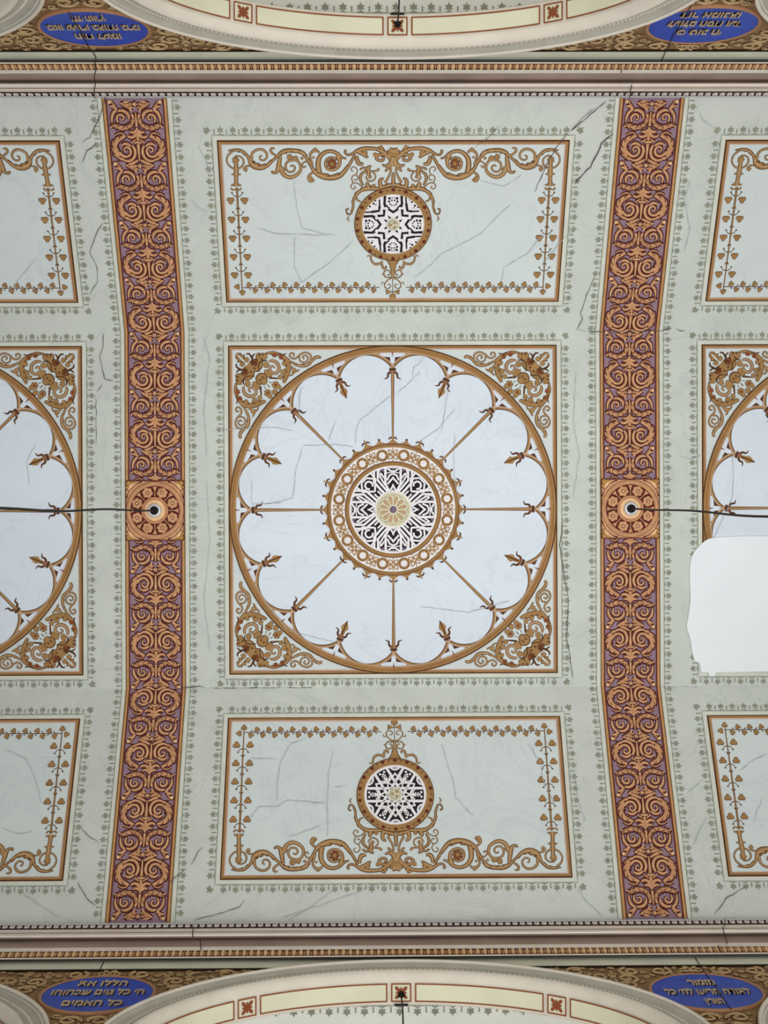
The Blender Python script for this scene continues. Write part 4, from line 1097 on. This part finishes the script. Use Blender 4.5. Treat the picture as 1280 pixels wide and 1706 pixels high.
for bs in (-1, 1):
    u0 = bs * BAY / 2 + (-.004 if bs < 0 else .002)
    root = bpy.data.objects.new('ornamental_band', None); root.location = place(u0, 0); link(root)
    tag(root, BANDLAB[bs], 'ornamental band', 'ornamental bands between the bays')
    inv = Matrix.Translation(root.location).inverted()
    parts = []
    parts.append(long_strip('mauve_ground', u0, -.262, .262, .002, 'mauve', root))
    for sg in (-1, 1):
        a_, b_ = (sg * .262, sg * .297) if sg > 0 else (sg * .297, sg * .262)
        parts.append(long_strip('gold_border', u0, a_, b_, .010, 'gold', root))
        c = sg * .2795; parts.append(long_strip('red_line', u0, c - .004, c + .004, .0125, 'bandtan', root))
        c = sg * .262; parts.append(long_strip('maroon_line', u0, c - .006, c + .006, .0125, 'maroon', root))
        c = sg * .297; parts.append(long_strip('brown_line', u0, c - .003, c + .003, .0122, 'dark', root))
        a_, b_ = (sg * .297, sg * .337) if sg > 0 else (sg * .337, sg * .297)
        parts.append(long_strip('cream_strip', u0, a_, b_, .003, 'cream', root))
        # leaf stencil beside the band, bent with the ceiling
        a = Art(); leafrow(a, (sg * .385, -EDGE + .03), (sg * .385, EDGE - .03), (sg, 0), step=.1166, line=False)
        q = Art(); q.mats = a.mats; q.f = a.f; q.m = a.m; q.v = [(x, y, h) for x, y, h in a.v]
        v = [place(u0 + x, y, h) for x, y, h in q.v]
        parts.append(mesh('stencil_border', v, [tuple(reversed(f)) for f in q.f], q.mats, q.m, root))
        c = sg * .341; parts.append(long_strip('stencil_line', u0, c - .0035, c + .0035, .0032, 'stline', root))
    for sgn in (-1, 1):
        for k in range(-1, 7):
            s0 = V_START + k * PER
            if s0 > EDGE - .08: continue
            q = clip_motif(mot, s0, EDGE - .02)
            if len(q.f) < 20: continue
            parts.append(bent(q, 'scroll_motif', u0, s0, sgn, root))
    for p in parts:                     # vertices were made in world space: bring them into the thing's own frame
        p.data.transform(inv)
    # roundel
    a = Art()
    a.rawpoly([(-.292, -.298), (.292, -.298), (.292, .298), (-.292, .298)], 'bandtan', .030)
    a.v += []
    for sg in (-1, 1):
        a.stroke([(-.292, sg * .296), (.292, sg * .296)], .010, 'maroon', .032, smooth=False); a.stroke([(sg * .289, -.296), (sg * .289, .296)], .008, 'dark', .032, smooth=False)
    fr = frame(0, u0)
    base = a.build('roundel', None); base.parent = root; base.matrix_parent_inverse = Matrix.Identity(4)
    loc = Matrix.Translation(root.location).inverted() @ fr; base.matrix_local = loc
    a = Art(); a.disc((0, 0), .245, 'banddark', .0315, 64, raw=True); a.ring((0, 0), .245, .286, 'bandtan', .032, 72, ridge=.014); a.ring((0, 0), .238, .246, 'maroon', .033, 72); a.ring((0, 0), .286, .291, 'maroon', .0325, 72)
    a.ring((0, 0), .0, .137, 'bandtan', .036, 48); a.ring((0, 0), .112, .117, 'red', .0365, 48); a.ring((0, 0), .130, .137, 'red', .0365, 48); a.ring((0, 0), .06, .1, 'bandhi', .0363, 48)
    a.build('ring_moulding', base)
    for k in range(8):
        t = PI / 8 + k * PI / 4; c, s_ = .190 * math.cos(t), .190 * math.sin(t); q = Art()
        for j in range(6):
            b = t + j * PI / 3; q.disc((c + .031 * math.cos(b), s_ + .031 * math.sin(b)), .024, 'bandtan', .034, 10, raw=True, dome=.012)
        for j in range(6):
            b = t + (j + .5) * PI / 3; q.disc((c + .014 * math.cos(b), s_ + .014 * math.sin(b)), .006, 'banddark', .047, 6, raw=True)
        q.disc((c, s_), .012, 'bandhi', .044, 10, raw=True, dome=.008)
        t2 = k * PI / 4; q.stroke([(.14 * math.cos(t2), .14 * math.sin(t2)), (.19 * math.cos(t2), .19 * math.sin(t2)), (.236 * math.cos(t2), .236 * math.sin(t2))], [.012, .010, .045], 'bandtan', .034, ridge=.008)
        q.build('floret', base)
    q = Art(); lo = q.mark()
    q.stroke([(.20, .285), (.235, .25), (.27, .20)], [.012, .05, .02], 'banddark', .0325); q.stroke([(.20, .28), (.235, .25), (.265, .205)], [.010, .036, .014], 'bandhi', .034, ridge=.008)
    for (x, y, r) in ((.262, .272, .026), (.225, .278, .018), (.275, .232, .018)): q.disc((x, y), r * 1.25, 'banddark', .0325, 10, raw=True); q.disc((x, y), r, 'gold', .034, 10, raw=True, dome=.01)
    q.stroke([(.13, .285), (.17, .272), (.2, .25)], [.016, .008, .004], 'banddark', .0326); q.stroke([(.285, .12), (.272, .16), (.25, .2)], [.016, .008, .004], 'banddark', .0326)
    q.mirror(lambda x, y: (-x, y), lo); lo2 = (0, 0); q.mirror(lambda x, y: (x, -y), lo2)
    q.build('corner_leaves', base)

# ------------------------------------------------------------------ ceiling hooks and suspension cords
def lathe(a_prof, n, mt, name, parent, x=0, y=0):
    v = []; f = []; K = len(a_prof)
    for r, z in a_prof: v += [(x + r * math.cos(2 * PI * i / n), y + r * math.sin(2 * PI * i / n), z) for i in range(n)]
    for q in range(K - 1): f += [(q * n + i, q * n + (i + 1) % n, (q + 1) * n + (i + 1) % n, (q + 1) * n + i) for i in range(n)]
    return mesh(name, v, f, [mt], None, parent, True)
def tube(P, r, mt, name, parent, n=8):
    v = []; f = []
    P = [Vector(p) for p in P]
    for i, p in enumerate(P):
        d = (P[min(i + 1, len(P) - 1)] - P[max(i - 1, 0)]).normalized(); s_ = d.orthogonal().normalized() if i == 0 else (prev - d * prev.dot(d)).normalized()
        prev = s_; t = d.cross(s_); v += [p + (s_ * math.cos(2 * PI * k / n) + t * math.sin(2 * PI * k / n)) * r for k in range(n)]
    for i in range(len(P) - 1): f += [(i * n + k, i * n + (k + 1) % n, (i + 1) * n + (k + 1) % n, (i + 1) * n + k) for k in range(n)]
    return mesh(name, v, f, [mt], None, parent, True)
def hanging(name, label, top, bottom, cup, lean=(0, 0), wob=.01, r=.0085, side_=1):
    """cup or eye at the ceiling with a cord hanging from it; local z = up"""
    root = bpy.data.objects.new(name, None); root.location = top; link(root); tag(root, label, 'hanging cord', 'cords hanging from ceiling hooks')
    if cup:
        lathe([(.0, .0), (.060, .0), (.070, -.010), (.070, -.03), (.058, -.045), (.044, -.048), (.040, -.035)], 32, 'metal', 'ceiling_cup', root)
        lathe([(.040, -.04), (.038, -.056), (.036, -.10), (.030, -.12), (.008, -.13), (.0, -.13)], 24, 'iron', 'socket', root)
        z0 = -.125
    else:
        lathe([(.0, .0), (.022, .0), (.022, -.006), (.01, -.014), (.0, -.014)], 24, 'iron', 'ceiling_plate', root)
        mesh('anchor_slot', [(-.06, side_ * .085, -.004), (.06, side_ * .085, -.004), (.05, side_ * .103, -.006), (-.05, side_ * .103, -.006), (-.05, side_ * .085, .0), (.05, side_ * .085, .0)], [(0, 1, 2, 3), (0, 4, 5, 1)], ['iron'], None, root)
        tube([(0, 0, -.01), (.02, 0, -.03), (.028, 0, -.055), (.015, 0, -.085), (-.01, 0, -.09), (-.026, 0, -.07), (-.02, 0, -.05)], .007, 'iron', 'hook', root)
        z0 = -.085
    L = top.z - bottom; n = 24
    P = [(lean[0] * i / n + wob * math.sin(i * .9) * (i / n > .02) * .3, lean[1] * i / n + wob * math.sin(i * .55 + 1) * math.sin(PI * i / n), z0 - (L + z0) * i / n) for i in range(n + 1)]
    tube(P, r, 'iron', 'cord', root)
for bs, lab, lean in ((-1, 'black cord hanging from a steel cup on the left ornamental band', (.0, -.02)), (1, 'black cord hanging from a steel cup on the right ornamental band', (.0, .08))):
    t = place(bs * BAY / 2 + (-.004 if bs < 0 else .002), .0, .036)
    hanging('hanging_cord', lab, t, CAMZ + 6.0, True, lean)
for side, lab in ((-1, 'thin black cord hanging from the crown of the top arch'), (1, 'thin black cord hanging from the crown of the bottom arch')):
    t = Vector((X0, side * (YW + SOFF * .53) + Y0, Z_SPR + B_OUT - .262))
    hanging('hanging_cord', lab, t, CAMZ + 8.0, False, (0, side * .05), r=.0065, side_=side)

# ------------------------------------------------------------------ fresh plaster repair at the right
def sheet_poly(P, h, mt, name, parent=None, jag=None):
    a = Art()
    for p in [P]: a.rawpoly([(sheet(x, y)[0], -sheet(x, y)[1]) for x, y in p], mt, h)
    return a
edge = catmull([(1400, 893), (1280, 893), (1230, 893.5), (1188, 896), (1172, 903), (1156, 920), (1150, 938), (1149, 965), (1150, 1000), (1146, 1030), (1144, 1045), (1150, 1065), (1153, 1085), (1157, 1100), (1164, 1104), (1168, 1119.4)], 4) + [(1180, 1119.8), (1181, 1126), (1191, 1126), (1192, 1119.6), (1280, 1118.6), (1400, 1117.6)]
a = Art(); P = []
for x, y in edge:
    u, s = sheet(x, y); P.append((u - BAY, -s))
a.wall(P if False else P[::-1], 'patch', .0, .026)
a.rawpoly([(P[0][0] + .01, P[0][1]), (P[0][0] + 1.2, P[0][1] + .02), (P[-1][0] + 1.1, P[-1][1]), (P[-1][0] + .01, P[-1][1])], 'patch', .0255)
pp = a.build('plaster_patch'); pp.matrix_world = frame(0, BAY); tag(pp, 'blank white plaster repair with wavy edge covering the right-hand square panel', 'plaster patch')

# ------------------------------------------------------------------ cracks in the plaster
def cracks(name, groups, h, mt, parent):
    a = Art(); rnd = random.Random(3)
    for w, P in groups:
        Q = []
        for i in range(len(P) - 1):
            (x0, y0), (x1, y1) = P[i], P[i + 1]; L = math.hypot(x1 - x0, y1 - y0); n = max(1, int(L / 7))
            for k in range(n):
                t = k / n; j = .9 if (i or k) else 0
                Q.append((x0 + (x1 - x0) * t + rnd.uniform(-j, j), y0 + (y1 - y0) * t + rnd.uniform(-j, j)))
        Q.append(P[-1]); Q = [sheet(*q) for q in Q]
        b = len(a.v)
        for i, (x, y) in enumerate(Q):
            p, q = Q[max(0, i - 1)], Q[min(len(Q) - 1, i + 1)]; dx, dy = q[0] - p[0], q[1] - p[1]; L = math.hypot(dx, dy) or 1
            ww = w / SC / 2 * (.25 if i in (0, len(Q) - 1) else rnd.uniform(.5, 1.2))
            a.v += [(x - dy / L * ww, y + dx / L * ww, h), (x + dy / L * ww, y - dx / L * ww, h)]
        for i in range(len(Q) - 1): a.f.append((b + 2 * i, b + 2 * i + 2, b + 2 * i + 3, b + 2 * i + 1)); a.m.append(0)
    v = [place(x, y, h) for x, y, h in a.v]
    f = []
    for t in a.f:
        n = (v[t[1]] - v[t[0]]).cross(v[t[2]] - v[t[0]]); f.append(t if n.z < 0 else tuple(reversed(t)))
    return mesh(name, v, f, [mt], None, parent)
strong = [
    (1.6, [(1010, 168), (990, 185), (972, 200), (950, 218)]), (1.4, [(945, 222), (930, 240), (905, 285), (890, 320)]),
    (2.2, [(1022, 222), (1002, 238), (992, 262), (984, 278), (968, 292), (958, 305)]),
    (1.3, [(992, 458), (978, 490), (968, 520), (970, 530), (962, 548), (985, 553), (1020, 554), (1060, 553), (1100, 550), (1120, 545)]), (1.4, [(1126, 547), (1142, 552)]),
    (1.6, [(180, 150), (166, 196), (150, 228), (138, 236)]), (1.8, [(160, 240), (146, 250), (138, 270)]),
    (1.2, [(172, 370), (158, 395), (150, 420), (163, 445), (162, 470), (150, 490)]),
    (1.3, [(174, 553), (171, 580), (166, 596), (172, 617), (175, 632), (190, 635)]), (1.6, [(171, 640), (162, 653)]),
    (1.1, [(160, 662), (161, 700), (161, 740)]),
    (1.5, [(300, 1146), (320, 1145), (332, 1143), (345, 1146), (362, 1147)]), (1.3, [(362, 1147), (420, 1146), (520, 1146)]),
    (1.8, [(281, 1474), (296, 1459), (305, 1452), (312, 1448)]), (1.6, [(318, 1442), (326, 1430), (330, 1420), (338, 1412)]),
    (1.3, [(938, 870), (933, 910), (940, 960), (947, 1000), (944, 1060), (955, 1130)]),
    (1.5, [(1100, 1145), (1110, 1145)]), (1.7, [(1118, 1146), (1128, 1146)]), (1.6, [(1134, 1144), (1146, 1145)]), (1.5, [(1152, 1147), (1162, 1145)]),
    (1.2, [(135, 1380), (148, 1394), (166, 1405)]), (1.2, [(130, 1470), (145, 1498), (160, 1510)]),
    (1.2, [(1190, 1524), (1206, 1505), (1208, 1498), (1222, 1492), (1238, 1480), (1248, 1474)]),
    (1.2, [(325, 1534), (360, 1524), (400, 1512), (408, 1500)]),
    (1.0, [(830, 210), (810, 232), (790, 245)]), (1.1, [(990, 180), (970, 196), (952, 216)]),
]
fine = [
    (1.2, [(508, 648), (502, 645), (498, 680), (500, 700)]), (1.0, [(365, 716), (460, 712), (490, 718)]), (1.1, [(505, 742), (560, 741), (590, 745)]),
    (1.2, [(654, 657), (640, 668), (622, 684), (600, 700), (594, 716), (592, 742)]), (1.2, [(560, 700), (548, 735)]),
    (1.2, [(706, 595), (698, 606), (690, 612), (688, 625), (690, 628), (686, 634), (664, 654)]), (1.0, [(700, 618), (698, 622), (690, 628)]),
    (1.2, [(504, 745), (492, 790), (488, 830), (470, 835), (440, 840)]), (1.0, [(420, 800), (420, 840), (470, 838)]),
    (1.0, [(758, 720), (756, 760), (757, 800), (765, 840)]), (1.0, [(748, 645), (742, 680), (736, 720)]), (1.1, [(700, 735), (730, 715), (760, 680)]),
    (1.0, [(490, 300), (495, 350), (505, 380), (560, 392)]), (1.1, [(430, 380), (460, 388), (550, 392)]), (1.1, [(492, 392), (490, 440), (502, 470), (545, 440), (590, 400)]),
    (1.2, [(688, 462), (706, 450), (740, 420), (800, 390), (850, 340)]), (1.2, [(905, 390), (880, 420), (840, 445), (835, 470)]), (1.0, [(800, 300), (840, 310), (870, 290)]),
    (1.4, [(462, 1335), (463, 1300), (468, 1270), (485, 1240), (510, 1230)]), (1.4, [(415, 1367), (430, 1345), (462, 1344), (480, 1333), (545, 1340)]),
    (1.3, [(546, 1395), (546, 1340), (548, 1290), (556, 1250)]), (1.2, [(480, 1395), (510, 1386), (535, 1375)]), (1.0, [(415, 1264), (460, 1265)]), (1.0, [(555, 1312), (580, 1310)]),
    (1.2, [(736, 1240), (745, 1270), (755, 1300), (760, 1330), (790, 1360)]), (1.2, [(880, 1240), (900, 1270), (905, 1300), (925, 1340)]), (1.2, [(640, 1470), (560, 1500), (470, 1530)]),
    (1.2, [(340, 560), (350, 600), (340, 680), (345, 760)]), (1.0, [(345, 800), (350, 900), (340, 1000), (350, 1080)]), (1.1, [(960, 620), (955, 700), (965, 760), (955, 830)]),
    (1.2, [(1140, 420), (1150, 380), (1140, 330), (1150, 300)]), (1.2, [(1165, 185), (1172, 200), (1188, 212)]), (1.0, [(1130, 760), (1150, 765), (1170, 758)]), (1.0, [(1220, 755), (1222, 790), (1220, 830), (1190, 895)]),
    (1.2, [(1232, 1285), (1250, 1270), (1280, 1255)]), (1.1, [(1145, 1322), (1160, 1310), (1172, 1300)]), (1.2, [(1155, 1410), (1168, 1380), (1180, 1360)]), (1.1, [(1270, 1330), (1262, 1350), (1258, 1370)]),
    (1.0, [(10, 1250), (45, 1265), (60, 1300), (70, 1340)]), (1.1, [(0, 1380), (30, 1390), (55, 1385)]), (1.2, [(40, 1490), (70, 1510), (100, 1530)]), (1.1, [(60, 430), (20, 480)]), (1.0, [(60, 740), (45, 770), (50, 810)]),
    (1.3, [(905, 440), (935, 400), (962, 380)]), (1.2, [(330, 240), (345, 270), (350, 300)]), (1.2, [(318, 330), (330, 345), (345, 352)]),
    (1.1, [(560, 1480), (520, 1510), (480, 1535)]), (1.2, [(700, 1010), (780, 1020), (850, 1000)]), (1.0, [(440, 1000), (480, 1050), (560, 1070)]),
    (1.2, [(958, 1290), (962, 1330), (975, 1370)]), (1.3, [(962, 1480), (975, 1500), (1005, 1528)]),
]
cracks('crack', strong, .0175, 'crack', ceil); cracks('hairline_crack', fine, .0168, 'fine', ceil)
# long cracks running down through the cornice and over the walls
def wall_crack(name, side, P, w, parent, p=.10):
    v = []; f = []
    for i, (x, y, pr) in enumerate(P):
        X, Zz = onwall(side, x, y, pr); yv = side * (YW - pr) + Y0
        v += [(X - w / 2, yv, Zz), (X + w / 2, yv, Zz)]
    for i in range(len(P) - 1): f.append((2 * i, 2 * i + 1, 2 * i + 3, 2 * i + 2))
    return mesh(name, v, f, ['line'], None, parent)
for side, P in ((-1, [(158, 165, .08), (157, 150, .09), (159, 140, .1), (157, 128, .06), (160, 116, .11), (158, 104, .06), (160, 96, .02), (154, 86, .03), (146, 76, .03), (136, 55, .03), (124, 36, .03), (113, 20, .05)]),
                (-1, [(1049, 164, .08), (1051, 150, .09), (1053, 141, .1)]), (-1, [(1035, 122, .07), (1036, 116, .11)]), (-1, [(1102, 103, .02), (1109, 87, .03), (1122, 60, .03), (1140, 30, .03), (1153, 8, .05)]),
                (1, [(1208, 1531, .08), (1209, 1540, .09), (1204, 1545, .1), (1208, 1558, .1), (1212, 1572, .06), (1196, 1575, .11), (1199, 1585, .11)]),
                (1, [(1158, 1594, .02), (1168, 1610, .03), (1184, 1632, .03), (1200, 1655, .03), (1219, 1682, .03)]),
                (1, [(322, 1542, .09), (321, 1562, .1), (334, 1566, .06), (335, 1582, .06)]), (1, [(173, 1602, .02), (166, 1616, .02)])):
    wall_crack('crack', side, P, .008, ceil)
